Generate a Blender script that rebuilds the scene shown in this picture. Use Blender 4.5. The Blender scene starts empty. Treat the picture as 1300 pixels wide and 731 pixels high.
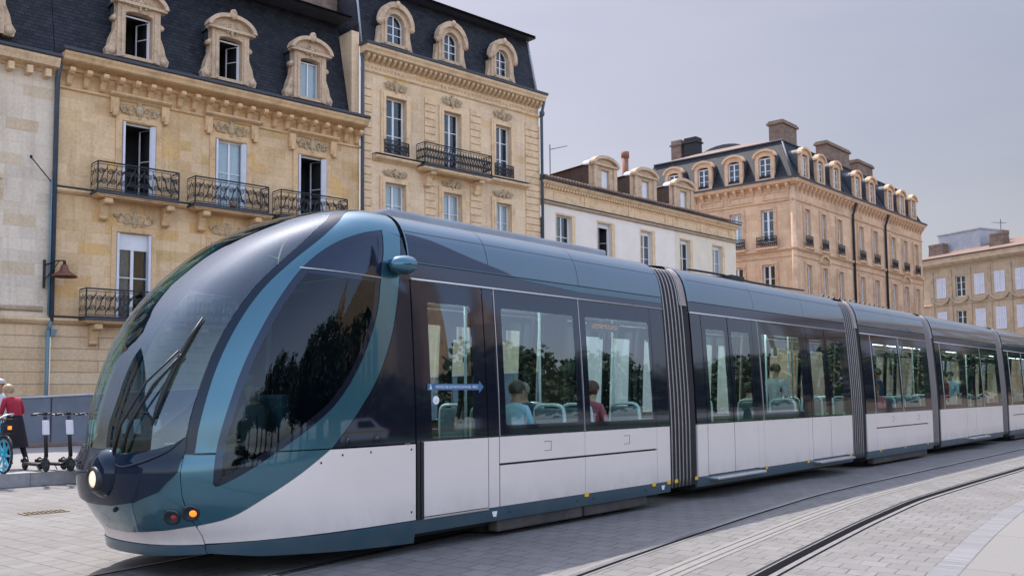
import bpy, bmesh, math, random
from math import sin, cos, pi, radians, sqrt, atan2
from mathutils import Vector, Matrix, geometry

random.seed(7)
scene = bpy.context.scene
COL = scene.collection
D = bpy.data

# ------------------------------------------------------------------ helpers
class MB:
    """collects shapes; build() links them as ONE mesh object"""
    def __init__(self):
        self.v = []; self.f = []; self.m = []; self.sm = []
    def add(self, vs, fs, mi=0, smooth=False):
        o = len(self.v)
        self.v.extend([tuple(p) for p in vs])
        for f in fs:
            self.f.append(tuple(i + o for i in f)); self.m.append(mi); self.sm.append(smooth)
    def quad(self, a, b, c, d, mi=0):
        self.add([a, b, c, d], [(0, 1, 2, 3)], mi)
    def box(self, x0, x1, y0, y1, z0, z1, mi=0):
        vs = [(x0,y0,z0),(x1,y0,z0),(x1,y1,z0),(x0,y1,z0),(x0,y0,z1),(x1,y0,z1),(x1,y1,z1),(x0,y1,z1)]
        self.add(vs, [(3,2,1,0),(4,5,6,7),(0,1,5,4),(1,2,6,5),(2,3,7,6),(3,0,4,7)], mi)
    def bbox(self, x0, x1, y0, y1, z0, z1, r=.02, mi=0):
        """box with chamfered edges"""
        b = bmesh.new()
        bmesh.ops.create_cube(b, size=1)
        for v in b.verts:
            v.co = Vector(((x0+x1)/2 + v.co.x*(x1-x0), (y0+y1)/2 + v.co.y*(y1-y0), (z0+z1)/2 + v.co.z*(z1-z0)))
        bmesh.ops.bevel(b, geom=b.edges[:], offset=r, segments=2, profile=.6, affect='EDGES')
        self.bm(b, mi)
    def bm(self, b, mi=0, smooth=False, M=None):
        b.verts.index_update()
        vs = [(M @ v.co) if M else v.co.copy() for v in b.verts]
        fs = [[v.index for v in f.verts] for f in b.faces]
        b.free()
        self.add(vs, fs, mi, smooth)
    def tube(self, pts, r, n=6, mi=0, closed=False, caps=True):
        pts = [Vector(p) for p in pts]; N = len(pts)
        rr = r if isinstance(r, (list, tuple)) else [r]*N
        up = Vector((0.013, .021, 1)); vs = []
        prev = None
        for i, p in enumerate(pts):
            a = pts[(i-1) % N] if (i > 0 or closed) else p
            c = pts[(i+1) % N] if (i < N-1 or closed) else p
            t = (c - a)
            if t.length < 1e-9: t = Vector((0,0,1))
            t.normalize()
            if prev is None:
                e = t.cross(up)
                if e.length < .05: e = t.cross(Vector((1, .02, .03)))
            else:
                e = prev - t*prev.dot(t)
                if e.length < 1e-6: e = t.cross(up)
            e.normalize(); prev = e
            w = t.cross(e)
            for k in range(n):
                q = 2*pi*(k+.5)/n
                vs.append(p + (e*cos(q) + w*sin(q))*rr[i])
        fs = []
        R = N if closed else N-1
        for i in range(R):
            j = (i+1) % N
            for k in range(n):
                l = (k+1) % n
                fs.append((i*n+k, i*n+l, j*n+l, j*n+k))
        if caps and not closed:
            fs.append(tuple(range(n-1, -1, -1))); fs.append(tuple((N-1)*n+k for k in range(n)))
        self.add(vs, fs, mi, n > 5)
    def grid(self, rows, mi=0, smooth=True, closeu=False):
        nr = len(rows); nc = len(rows[0]); vs = [p for r in rows for p in r]; fs = []
        for i in range(nr-1):
            for j in range(nc if closeu else nc-1):
                k = (j+1) % nc
                fs.append((i*nc+j, i*nc+k, (i+1)*nc+k, (i+1)*nc+j))
        self.add(vs, fs, mi, smooth)
    def lathe(self, prof, c, axis='z', n=20, mi=0, M=None):
        """prof: list of (r, h) along axis"""
        rows = []
        for r, h in prof:
            row = []
            for k in range(n):
                q = 2*pi*k/n; u, w = r*cos(q), r*sin(q)
                p = {'z': (u, w, h), 'x': (h, u, w), 'y': (w, h, u)}[axis]
                if M: p = M @ Vector(p)
                row.append((p[0]+c[0], p[1]+c[1], p[2]+c[2]))
            rows.append(row)
        self.grid(rows, mi, True, True)
    def blob(self, c, r, n=7, mi=0, M=None):
        rx, ry, rz = r
        rows = []
        for i in range(n+1):
            t = -pi/2 + pi*i/n
            row = []
            for k in range(2*n):
                q = pi*k/n
                p = Vector((rx*cos(t)*cos(q), ry*cos(t)*sin(q), rz*sin(t)))
                if M: p = M @ p
                row.append((c[0]+p[0], c[1]+p[1], c[2]+p[2]))
            rows.append(row)
        self.grid(rows, mi, True, True)
    def slab(self, outer, y0, y1, holes=(), mi=0, map=None):
        """polygon(s) in the XZ plane given thickness y0..y1"""
        map = map or (lambda x, y, z: (x, y, z))
        tv, tf = tri_poly(outer, holes)
        for yy, fl in ((y0, False), (y1, True)):
            self.add([map(p[0], yy, p[1]) for p in tv], [tuple(reversed(f)) if fl else f for f in tf], mi)
        for loop in [outer] + list(holes):
            n = len(loop)
            for i in range(n):
                a, b = loop[i], loop[(i+1) % n]
                self.add([map(a[0],y0,a[1]), map(b[0],y0,b[1]), map(b[0],y1,b[1]), map(a[0],y1,a[1])], [(0,1,2,3)], mi)
    def build(self, name, mats, parent=None, loc=None, rot=None):
        me = D.meshes.new(name)
        me.from_pydata([tuple(p) for p in self.v], [], self.f)
        if not isinstance(mats, (list, tuple)): mats = [mats]
        for m in mats: me.materials.append(m)
        me.polygons.foreach_set('material_index', self.m)
        me.polygons.foreach_set('use_smooth', self.sm)
        me.update()
        return link(name, me, parent, loc, rot)

def link(name, me, parent=None, loc=None, rot=None):
    o = D.objects.new(name, me); COL.objects.link(o)
    if parent: o.parent = parent
    if loc is not None: o.location = loc
    if rot is not None: o.rotation_euler = rot
    return o

def inside(p, poly):
    x, y = p; r = False; n = len(poly); j = n-1
    for i in range(n):
        xi, yi = poly[i]; xj, yj = poly[j]
        if (yi > y) != (yj > y) and x < (xj-xi)*(y-yi)/(yj-yi)+xi: r = not r
        j = i
    return r

def tri_poly(outer, holes=(), extra=()):
    vs = []; es = []
    for loop in [outer] + list(holes):
        o = len(vs); n = len(loop)
        vs += [Vector((p[0], p[1])) for p in loop]
        es += [(o+i, o+(i+1) % n) for i in range(n)]
    vs += [Vector((p[0], p[1])) for p in extra]
    ov, oe, of, _, _, _ = geometry.delaunay_2d_cdt(vs, es, [], 0, 1e-6)
    out = []
    for f in of:
        c = sum((ov[i] for i in f), Vector((0, 0)))/len(f)
        if inside(c, outer) and not any(inside(c, h) for h in holes):
            out.append(tuple(f))
    return [tuple(v) for v in ov], out

def empty(name, label=None, cat=None, loc=(0,0,0), rotz=0, group=None):
    o = D.objects.new(name, None); COL.objects.link(o)
    o.empty_display_size = .3
    o.location = loc; o.rotation_euler = (0, 0, rotz)
    if label: tag(o, label, cat, group)
    return o
def tag(o, label=None, cat=None, group=None, kind=None):
    if label: o['label'] = label
    if cat: o['category'] = cat
    if group: o['group'] = group
    if kind: o['kind'] = kind
    return o
def copy_tree(o, parent=None):
    c = o.copy(); COL.objects.link(c); c.parent = parent
    for ch in list(o.children): copy_tree(ch, c)
    return c
def smooth_curve(pts, n=6, closed=False):
    """Catmull-Rom through 2D/3D points"""
    P = [Vector(p) for p in pts]; out = []
    N = len(P)
    rng = N if closed else N-1
    for i in range(rng):
        p1, p2 = P[i], P[(i+1) % N]
        p0 = P[(i-1) % N] if (i > 0 or closed) else p1*2-p2
        p3 = P[(i+2) % N] if (i < N-2 or closed) else p2*2-p1
        for k in range(n):
            t = k/n
            out.append(0.5*((2*p1)+(p2-p0)*t+(2*p0-5*p1+4*p2-p3)*t*t+(3*p1-p0-3*p2+p3)*t**3))
    if not closed: out.append(P[-1])
    return [tuple(p) for p in out]
def arc(cx, cz, rx, rz, a0, a1, n=12):
    return [(cx+rx*cos(a0+(a1-a0)*i/n), cz+rz*sin(a0+(a1-a0)*i/n)) for i in range(n+1)]
def spiral(cx, cz, r0, r1, a0, a1, n=14):
    return [(cx+(r0+(r1-r0)*i/n)*cos(a0+(a1-a0)*i/n), cz+(r0+(r1-r0)*i/n)*sin(a0+(a1-a0)*i/n)) for i in range(n+1)]

# ------------------------------------------------------------------ materials
class NT:
    def __init__(self, name):
        self.mat = D.materials.new(name); self.mat.use_nodes = True
        self.t = self.mat.node_tree; self.n = self.t.nodes; self.l = self.t.links
        self.b = self.n['Principled BSDF']; self.out = self.n['Material Output']
    def node(self, typ, **k):
        x = self.n.new(typ)
        for a, v in k.items():
            if hasattr(x, a): setattr(x, a, v)
        return x
    def link(self, a, b): self.l.new(a, b)
    def mix(self, fac, a, b, blend='MIX'):
        x = self.n.new('ShaderNodeMix'); x.data_type = 'RGBA'; x.blend_type = blend
        self.put(x.inputs[0], fac); self.put(x.inputs[6], a); self.put(x.inputs[7], b)
        return x.outputs[2]
    def put(self, sock, v):
        if hasattr(v, 'is_linked') or hasattr(v, 'links'): self.l.new(v, sock)
        elif isinstance(v, (tuple, list)) and len(v) == 3 and sock.type == 'RGBA': sock.default_value = (*v, 1)
        else: sock.default_value = v
    def noise(self, scale, detail=4, rough=.55, vec=None, dim='3D'):
        x = self.n.new('ShaderNodeTexNoise'); x.inputs['Scale'].default_value = scale
        x.inputs['Detail'].default_value = detail; x.inputs['Roughness'].default_value = rough
        if vec is not None: self.l.new(vec, x.inputs['Vector'])
        return x
    def ramp(self, fac, stops):
        x = self.n.new('ShaderNodeValToRGB'); self.l.new(fac, x.inputs[0])
        els = x.color_ramp.elements
        while len(els) < len(stops): els.new(.5)
        for e, (p, c) in zip(els, stops):
            e.position = p; e.color = (*c, 1) if isinstance(c, (tuple, list)) else (c, c, c, 1)
        return x.outputs[0]
    def math(self, op, a, b=0.0, clamp=False):
        x = self.n.new('ShaderNodeMath'); x.operation = op; x.use_clamp = clamp
        self.put(x.inputs[0], a); self.put(x.inputs[1], b); return x.outputs[0]
    def bump(self, h, strength=.3, dist=.01):
        x = self.n.new('ShaderNodeBump'); x.inputs['Strength'].default_value = strength
        x.inputs['Distance'].default_value = dist; self.l.new(h, x.inputs['Height'])
        self.l.new(x.outputs[0], self.b.inputs['Normal']); return x
    def coord(self): return self.n.new('ShaderNodeTexCoord').outputs['Object']
    def wallcoord(self):
        s = self.n.new('ShaderNodeSeparateXYZ'); self.l.new(self.coord(), s.inputs[0])
        c = self.n.new('ShaderNodeCombineXYZ')
        self.l.new(self.math('ADD', s.outputs[0], s.outputs[1]), c.inputs[0]); self.l.new(s.outputs[2], c.inputs[1])
        return c.outputs[0]

def simple(name, col, rough=.5, metal=0., var=.12, vscale=3., bump=0., coat=0., spec=.5, emit=None, estr=0.):
    t = NT(name)
    b = t.b
    co = t.coord()
    n = t.noise(vscale, 5, .6, co)
    lo = tuple(c*(1-var) for c in col); hi = tuple(min(1, c*(1+var)) for c in col)
    t.link(t.ramp(n.outputs[0], [(.3, lo), (.7, hi)]), b.inputs['Base Color'])
    r = t.math('MULTIPLY_ADD', n.outputs[0], rough*.35)
    r.node.inputs[2].default_value = rough*.82
    t.link(r, b.inputs['Roughness'])
    b.inputs['Metallic'].default_value = metal
    b.inputs['Specular IOR Level'].default_value = spec
    b.inputs['Coat Weight'].default_value = coat; b.inputs['Coat Roughness'].default_value = .03
    if bump:
        n2 = t.noise(vscale*12, 4, .6, co); t.bump(n2.outputs[0], bump, .004)
    if emit:
        b.inputs['Emission Color'].default_value = (*emit, 1); b.inputs['Emission Strength'].default_value = estr
    return t.mat

def ashlar(name, stops, mortar, bw=.85, bh=.36, ms=.007, stain=.35, stain_col=(.10,.07,.05), bump=.35, offs=.5, streak=.42):
    t = NT(name); w = t.wallcoord()
    br = t.node('ShaderNodeTexBrick', offset=offs)
    br.inputs['Color1'].default_value = (0,0,0,1); br.inputs['Color2'].default_value = (1,1,1,1)
    br.inputs['Mortar'].default_value = (.5,.5,.5,1)
    br.inputs['Scale'].default_value = 1; br.inputs['Mortar Size'].default_value = ms
    br.inputs['Mortar Smooth'].default_value = .3
    br.inputs['Brick Width'].default_value = bw; br.inputs['Row Height'].default_value = bh
    t.link(w, br.inputs['Vector'])
    base = t.ramp(br.outputs['Color'], stops)
    n1 = t.noise(.45, 6, .62, w)
    base = t.mix(t.math('MULTIPLY', t.ramp(n1.outputs[0], [(.45, 0.), (.72, 1.)]), stain), base, stain_col)
    # rain streaks: noise squeezed in x, stretched down
    mp = t.node('ShaderNodeMapping'); mp.inputs['Scale'].default_value = (3.2, .16, 1); t.link(w, mp.inputs[0])
    n3 = t.noise(1.0, 5, .65, mp.outputs[0])
    base = t.mix(t.math('MULTIPLY', t.ramp(n3.outputs[0], [(.52, 0.), (.75, 1.)]), streak), base, tuple(c*1.2 for c in stain_col))
    n2 = t.noise(9, 6, .7, w)
    base = t.mix(.5, base, t.ramp(n2.outputs[0], [(.3, .32), (.7, .68)]), 'OVERLAY')
    base = t.mix(t.math('MULTIPLY', br.outputs['Fac'], .55), base, mortar)
    t.link(base, t.b.inputs['Base Color'])
    t.b.inputs['Roughness'].default_value = .88; t.b.inputs['Specular IOR Level'].default_value = .25
    h = t.math('MULTIPLY_ADD', br.outputs['Fac'], -1.0); t.link(t.math('MULTIPLY', n2.outputs[0], .6), h.node.inputs[2])
    t.bump(h, bump, .012)
    return t.mat

def trim_stone(name, col, dark=(.13,.095,.065), amount=.6, sc=1.6):
    t = NT(name); co = t.coord()
    n = t.noise(sc, 8, .68, co); n2 = t.noise(14, 6, .7, co)
    base = t.ramp(n.outputs[0], [(.25, tuple(c*1.12 for c in col)), (.5, col), (.62, tuple(c*.8 for c in col)), (.8, tuple(c*(1-amount)+d*amount for c, d in zip(col, dark)))])
    base = t.mix(.55, base, t.ramp(n2.outputs[0], [(.3, .3), (.7, .68)]), 'OVERLAY')
    t.link(base, t.b.inputs['Base Color']); t.b.inputs['Roughness'].default_value = .9
    t.b.inputs['Specular IOR Level'].default_value = .2
    t.bump(n2.outputs[0], .5, .015)
    return t.mat

def slate(name, c0=(.012,.0135,.020), c1=(.030,.033,.043)):
    t = NT(name); w = t.wallcoord()
    br = t.node('ShaderNodeTexBrick', offset=.5)
    br.inputs['Color1'].default_value = (*c0, 1); br.inputs['Color2'].default_value = (*c1, 1)
    br.inputs['Mortar'].default_value = (.006,.006,.008,1)
    br.inputs['Scale'].default_value = 1; br.inputs['Mortar Size'].default_value = .012
    br.inputs['Brick Width'].default_value = .26; br.inputs['Row Height'].default_value = .145
    t.link(w, br.inputs['Vector'])
    n = t.noise(1.2, 5, .6, w)
    base = t.mix(t.ramp(n.outputs[0], [(.4, 0.), (.75, .45)]), br.outputs['Color'], (.036,.038,.043))
    t.link(base, t.b.inputs['Base Color']); t.b.inputs['Roughness'].default_value = .62; t.b.inputs['Specular IOR Level'].default_value = .22
    s = t.node('ShaderNodeSeparateXYZ'); t.link(w, s.inputs[0])
    sawt = t.math('FRACT', t.math('DIVIDE', s.outputs[1], .145))
    h = t.math('MULTIPLY_ADD', br.outputs['Fac'], -1.0); t.link(t.math('MULTIPLY', sawt, -.8), h.node.inputs[2])
    t.bump(h, .5, .02)
    return t.mat

def tiles(name):
    t = NT(name); co = t.coord()
    wv = t.node('ShaderNodeTexWave', wave_type='BANDS', bands_direction='X'); wv.inputs['Scale'].default_value = 1.6
    wv.inputs['Distortion'].default_value = .6; t.link(co, wv.inputs[0])
    n = t.noise(3, 6, .7, co)
    base = t.ramp(n.outputs[0], [(.3, (.15,.085,.06)), (.5, (.25,.15,.11)), (.65, (.18,.12,.095)), (.8, (.07,.055,.05))])
    base = t.mix(t.math('MULTIPLY', wv.outputs[1], .45), base, (.08,.055,.045))
    t.link(base, t.b.inputs['Base Color']); t.b.inputs['Roughness'].default_value = .85
    t.bump(wv.outputs[1], .8, .05)
    return t.mat

def glass(name, tint, ior=1.5, rough=.0, absorb=None):
    """thin pane: coloured transparency under a mirror that strengthens at grazing angles, the same from both sides"""
    t = NT(name); t.n.remove(t.b)
    tr = t.node('ShaderNodeBsdfTransparent'); tr.inputs[0].default_value = (*tint, 1)
    gl = t.node('ShaderNodeBsdfGlossy'); gl.inputs[0].default_value = (.82,.91,1,1); gl.inputs['Roughness'].default_value = rough  # mirror colour tinted blue to put sky colour into reflections
    ge = t.node('ShaderNodeNewGeometry'); dp = t.node('ShaderNodeVectorMath', operation='DOT_PRODUCT')
    t.link(ge.outputs['Incoming'], dp.inputs[0]); t.link(ge.outputs['Normal'], dp.inputs[1])
    f0 = ((ior-1)/(ior+1))**2
    k = t.math('POWER', t.math('SUBTRACT', 1.0, t.math('ABSOLUTE', dp.outputs['Value']), True), 4.0)
    f = t.math('MULTIPLY_ADD', k, 1-f0); f.node.inputs[2].default_value = f0
    mx = t.node('ShaderNodeMixShader')
    t.link(f, mx.inputs[0]); t.link(tr.outputs[0], mx.inputs[1]); t.link(gl.outputs[0], mx.inputs[2])
    t.link(mx.outputs[0], t.out.inputs[0])
    return t.mat

def weather(mat, wave=.0, grime=.0, wscale=1.1):
    """slightly uneven sheet metal, and road dust thrown up along the bottom"""
    t = mat.node_tree; n = t.nodes; l = t.links; b = n['Principled BSDF']
    co = n.new('ShaderNodeTexCoord').outputs['Object']
    if wave:
        nz = n.new('ShaderNodeTexNoise'); nz.inputs['Scale'].default_value = wscale; nz.inputs['Detail'].default_value = 1.5; l.new(co, nz.inputs['Vector'])
        bp = n.new('ShaderNodeBump'); bp.inputs['Strength'].default_value = wave; bp.inputs['Distance'].default_value = .05; l.new(nz.outputs[0], bp.inputs['Height']); l.new(bp.outputs[0], b.inputs['Normal'])
    if grime:
        sp = n.new('ShaderNodeSeparateXYZ'); l.new(co, sp.inputs[0])
        mp = n.new('ShaderNodeMapping'); mp.inputs['Scale'].default_value = (1.6, 1.6, 1.2); l.new(co, mp.inputs[0])
        nz = n.new('ShaderNodeTexNoise'); nz.inputs['Scale'].default_value = 2.2; nz.inputs['Detail'].default_value = 8; nz.inputs['Roughness'].default_value = .68; l.new(mp.outputs[0], nz.inputs['Vector'])
        mr = n.new('ShaderNodeMapRange'); mr.inputs['From Min'].default_value = .62; mr.inputs['From Max'].default_value = .10; mr.inputs['To Min'].default_value = 0; mr.inputs['To Max'].default_value = 1.; l.new(sp.outputs[2], mr.inputs['Value'])
        rp = n.new('ShaderNodeValToRGB'); rp.color_ramp.elements[0].position = .38; rp.color_ramp.elements[1].position = .72; l.new(nz.outputs[0], rp.inputs[0])
        m1 = n.new('ShaderNodeMath'); m1.operation = 'MULTIPLY_ADD'; l.new(rp.outputs[0], m1.inputs[0]); m1.inputs[1].default_value = .75; m1.inputs[2].default_value = .18
        m2 = n.new('ShaderNodeMath'); m2.operation = 'MULTIPLY'; l.new(m1.outputs[0], m2.inputs[0]); l.new(mr.outputs[0], m2.inputs[1])
        m3 = n.new('ShaderNodeMath'); m3.operation = 'MULTIPLY'; m3.inputs[1].default_value = grime; l.new(m2.outputs[0], m3.inputs[0])
        mx = n.new('ShaderNodeMix'); mx.data_type = 'RGBA'; l.new(m3.outputs[0], mx.inputs[0]); mx.inputs[7].default_value = (.15,.125,.105,1)
        l.new(b.inputs['Base Color'].links[0].from_socket, mx.inputs[6]); l.new(mx.outputs[2], b.inputs['Base Color'])
        r0 = b.inputs['Roughness'].links[0].from_socket; ad = n.new('ShaderNodeMath'); ad.operation = 'MULTIPLY_ADD'; l.new(m3.outputs[0], ad.inputs[0]); ad.inputs[1].default_value = .6; l.new(r0, ad.inputs[2]); l.new(ad.outputs[0], b.inputs['Roughness'])

M = {}
M['stone_a'] = ashlar('warm_limestone', [(0,(0.650,0.428,0.223)),(.25,(0.729,0.500,0.286)),(.5,(0.780,0.545,0.326)),(.78,(0.677,0.455,0.247)),(.93,(0.729,0.434,0.168)),(1,(0.630,0.440,0.209))], (0.441,0.302,0.162), .92, .40, .006, .42, (0.243,0.137,0.064))
M['stone_a_low'] = ashlar('coursed_limestone', [(0,(0.637,0.442,0.264)),(.5,(0.754,0.542,0.343)),(1,(0.677,0.453,0.255))], (0.176,0.112,0.064), 3.4, .42, .02, .25, (0.221,0.136,0.076), .8)
M['stone_z'] = ashlar('pale_limestone', [(0,(0.640,0.526,0.408)),(.4,(0.758,0.627,0.497)),(.8,(0.711,0.582,0.442)),(1,(0.616,0.458,0.287))], (0.494,0.406,0.285), 1.05, .42, .005, .22, (0.268,0.198,0.129))
M['stone_b'] = ashlar('cream_limestone', [(0,(0.697,0.508,0.325)),(.4,(0.788,0.586,0.395)),(.9,(0.735,0.531,0.336)),(1,(0.722,0.442,0.178))], (0.497,0.359,0.219), 1.3, .36, .005, .34, (0.265,0.165,0.084))
M['stone_d'] = ashlar('rosy_limestone', [(0,(0.608,0.385,0.239)),(.4,(0.711,0.476,0.310)),(.8,(0.647,0.431,0.269)),(1,(0.724,0.522,0.341))], (0.389,0.249,0.155), 1.0, .45, .007, .5, (0.215,0.116,0.068))
M['stone_e'] = ashlar('grey_buff_limestone', [(0,(0.454,0.339,0.227)),(.5,(0.542,0.409,0.281)),(1,(0.504,0.362,0.227))], (0.263,0.198,0.135), 1.0, .45, .008, .3, (0.137,0.099,0.072))
M['trim_a'] = trim_stone('carved_limestone', (0.685,0.456,0.252), amount=.5)
M['trim_b'] = trim_stone('carved_cream_limestone', (0.735,0.522,0.321), amount=.5)
M['trim_d'] = trim_stone('carved_rosy_limestone', (0.645,0.420,0.267), amount=.5)
M['trim_e'] = trim_stone('weathered_grey_limestone', (0.459,0.344,0.239), amount=.7)
M['dormer_stone'] = trim_stone('weathered_dormer_stone', (0.578,0.417,0.283), dark=(.09,.065,.05), amount=.85, sc=2.6)
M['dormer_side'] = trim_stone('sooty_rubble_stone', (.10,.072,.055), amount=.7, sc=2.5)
M['chim'] = ashlar('chimney_masonry', [(0,(.20,.14,.11)),(.5,(.25,.18,.14)),(1,(.16,.11,.09))], (.16,.11,.085), .5, .16, .01, .5, (.07,.05,.04))
M['plaster'] = simple('white_render', (.80,.705,.615), .9, var=.06, vscale=1.2, bump=.15, spec=.2)
M['cream_render'] = simple('cream_render', (.74,.635,.50), .9, var=.08, vscale=1.2, bump=.15, spec=.2)
M['slate'] = slate('blue_slate')
M['slate_d'] = slate('grey_blue_slate', (.008,.009,.014), (.018,.020,.028))
M['zinc'] = simple('zinc_sheet', (.060,.064,.078), .6, .1, .2, 2, spec=.3)
M['zinc_pale'] = simple('pale_zinc_sheet', (.36,.37,.40), .6, .1, .12, 2, spec=.3)
M['grime'] = trim_stone('grimy_carved_stone', (.50,.38,.245), dark=(.17,.125,.085), amount=.75, sc=5)
M['tile'] = tiles('clay_roof_tiles')
M['iron'] = simple('black_wrought_iron', (.010,.010,.014), .6, .0, .2, 8)
M['pipe'] = simple('blue_grey_painted_pipe', (.055,.075,.10), .45, 0, .15, 3)
M['pipe_low'] = simple('teal_painted_pipe', (.12,.21,.25), .4, 0, .15, 3)
M['frame'] = simple('white_window_paint', (.72,.71,.73), .5, var=.05)
M['shutter'] = simple('pale_grey_shutter_paint', (.66,.65,.70), .55, var=.06)
M['room'] = simple('painted_room_shade', (.035,.033,.038), .9, var=.3, vscale=1)  # near-black colour paints in the shade of rooms behind the openings
M['curtain'] = simple('pale_curtain_cloth', (.78,.77,.80), .9, var=.06, vscale=4)
M['curtain_d'] = simple('grey_curtain_cloth', (.20,.19,.19), .9, var=.25, vscale=4)
M['pane'] = glass('window_glass', (.82,.86,.86), 1.52)
# tram
M['teal'] = simple('teal_metallic_paint', (.034,.125,.172), .24, .55, .05, 1.2, coat=.9)
M['teal_dark'] = simple('deep_teal_paint', (.022,.085,.125), .3, .3, .06, 1.2, coat=.6)
M['white'] = simple('silver_white_paint', (.82,.735,.69), .34, .25, .03, 1.0)
M['roof'] = simple('slate_blue_metallic_paint', (.062,.115,.155), .22, .55, .05, 1., coat=.8)
M['navy'] = simple('navy_gloss_shell', (.004,.014,.032), .07, 0, .1, 1.5, spec=.32)
M['frit'] = simple('black_window_border', (.010,.011,.020), .05, 0, .1, 2, spec=.7)
M['frit'].node_tree.nodes['Principled BSDF'].inputs['Specular Tint'].default_value = (.62,.76,1,1)  # blue of the sky put into the border's reflection colour
M['head'] = simple('dark_blue_grey_band', (.018,.028,.052), .12, .1, .1, 2, spec=.6)
M['rubber'] = simple('black_rubber', (.012,.012,.014), .55, 0, .2, 6)
M['chassis'] = simple('dark_underframe', (.018,.018,.02), .7, .2, .25, 6)
M['bowl'] = simple('dark_lamp_bowl', (.012,.02,.03), .3, coat=.5)
M['bogie'] = simple('grey_bogie_cover', (.030,.028,.031), .5, .2, .2, 4)
M['silver'] = simple('brushed_aluminium', (.62,.61,.62), .32, .9, .06, 5)
M['bell_dark'] = simple('bellows_cloth', (.03,.026,.026), .75, 0, .25, 5)
M['bell_rib'] = simple('bellows_rib_alloy', (.30,.275,.27), .45, .6, .12, 6)
M['bell_lid'] = simple('dusty_bellows_cover', (.30,.25,.23), .8, 0, .25, 5)
M['tglass'] = glass('tram_window_glass', (.78,.93,.91), 2.2)
M['tglass_dark'] = glass('tinted_cab_glass', (.22,.28,.32), 1.5)
M['wscreen'] = glass('windscreen_glass', (.44,.72,.67), 1.95)
M['tfloor'] = simple('tram_floor_vinyl', (.12,.13,.14), .6)
M['tceil'] = simple('tram_ceiling_laminate', (.62,.72,.72), .5, var=.05)
M['tlight'] = simple('ceiling_light_strip', (.9,.95,.95), .4, emit=(.82,1,.97), estr=5.0)
M['seat'] = simple('blue_grey_seat_shell', (.10,.16,.20), .5, var=.1)
M['seat_rim'] = simple('pale_seat_rim', (.60,.70,.70), .4, var=.05)
M['yellow'] = simple('yellow_paint', (.75,.46,.02), .5, var=.1)
M['mark_white'] = simple('white_sticker', (.8,.8,.8), .5, var=.03)
M['blue_sign'] = simple('blue_sticker', (.05,.14,.28), .45, var=.06)
M['lamp_warm'] = simple('lit_headlamp_lens', (.9,.85,.7), .2, emit=(1,.74,.42), estr=.4)
M['lamp_orange'] = simple('lit_amber_lens', (.9,.3,.03), .2, emit=(1,.17,.01), estr=.9)
M['lamp_red'] = simple('red_lens', (.32,.012,.014), .15, coat=1)
M['led'] = simple('amber_display_dots', (.5,.2,.02), .4, emit=(1,.38,.08), estr=.35)
weather(M['white'], .015, .5); weather(M['teal'], .06); weather(M['roof'], .05, 0); weather(M['teal_dark'], .06, .6); weather(M['frit'], .05, 0, .9); weather(M['bogie'], 0, .8)
# people
M['skin'] = simple('light_skin', (.52,.31,.22), .55, var=.08)
M['skin2'] = simple('tanned_skin', (.36,.20,.13), .55, var=.08)
def cloth(n, c): return simple(n, c, .85, 0, .15, 6, bump=.2, spec=.2)
M['c_white'] = cloth('pale_grey_cloth', (.50,.52,.56)); M['c_red'] = cloth('dark_red_cloth', (.30,.022,.04))
M['c_black'] = cloth('black_cloth', (.018,.016,.02)); M['c_blue'] = cloth('light_blue_cloth', (.40,.58,.70))
M['c_grey'] = cloth('grey_cloth', (.12,.12,.13)); M['c_navy'] = cloth('navy_cloth', (.03,.05,.12))
M['c_cream'] = cloth('cream_cloth', (.66,.62,.56)); M['c_teal'] = cloth('teal_cloth', (.05,.20,.24)); M['c_floral'] = cloth('rose_cloth', (.42,.10,.14))
M['h_brown'] = simple('brown_hair', (.045,.025,.016), .5, var=.3, vscale=20); M['h_blond'] = simple('blond_hair', (.34,.24,.13), .5, var=.3, vscale=20)
M['h_red'] = simple('auburn_hair', (.12,.035,.025), .5, var=.3, vscale=20); M['h_grey'] = simple('grey_hair', (.30,.28,.26), .6, var=.2, vscale=20)
M['shoe'] = simple('dark_shoe_leather', (.03,.025,.025), .5); M['shoe_l'] = simple('pale_trainers', (.5,.46,.46), .6)
M['eye'] = simple('dark_eye', (.02,.015,.012), .2)
# street
M['scoot'] = simple('black_scooter_paint', (.018,.018,.022), .4, .2); M['scoot_w'] = simple('white_scooter_plastic', (.72,.70,.74), .4, var=.03)
M['bike_t'] = simple('turquoise_bike_paint', (.02,.36,.50), .35, .1, var=.06, coat=.5)
M['copper'] = simple('copper_lamp_shade', (.17,.07,.045), .5, .4, .3, 8)
M['panel'] = simple('grey_blue_hoarding_sheet', (.15,.17,.205), .42, .25, .18, 1.3)
M['cast'] = simple('rusty_cast_iron', (.13,.10,.06), .7, .4, .3, 30)
M['bark'] = simple('tree_bark', (.09,.065,.045), .9, var=.3, vscale=8, bump=.6)
M['terracotta'] = simple('terracotta_pot', (.25,.10,.06), .8)
M['leaf'] = simple('summer_leaves', (.05,.085,.025), .6, var=.45, vscale=.9)
M['leaf2'] = simple('dark_leaves', (.035,.062,.025), .6, var=.45, vscale=.9)
# ------------------------------------------------------------------ axes of the place
AT = radians(39.96); TT = Vector((sin(AT), cos(AT), 0)); TN = Vector((cos(AT), -sin(AT), 0))
TROT = pi/2 - AT
TYC = -8.25; TS0 = 4.0
def tram_point(s, y, z): return TT*(s+TS0) + TN*(y+TYC) + Vector((0, 0, z))

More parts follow.
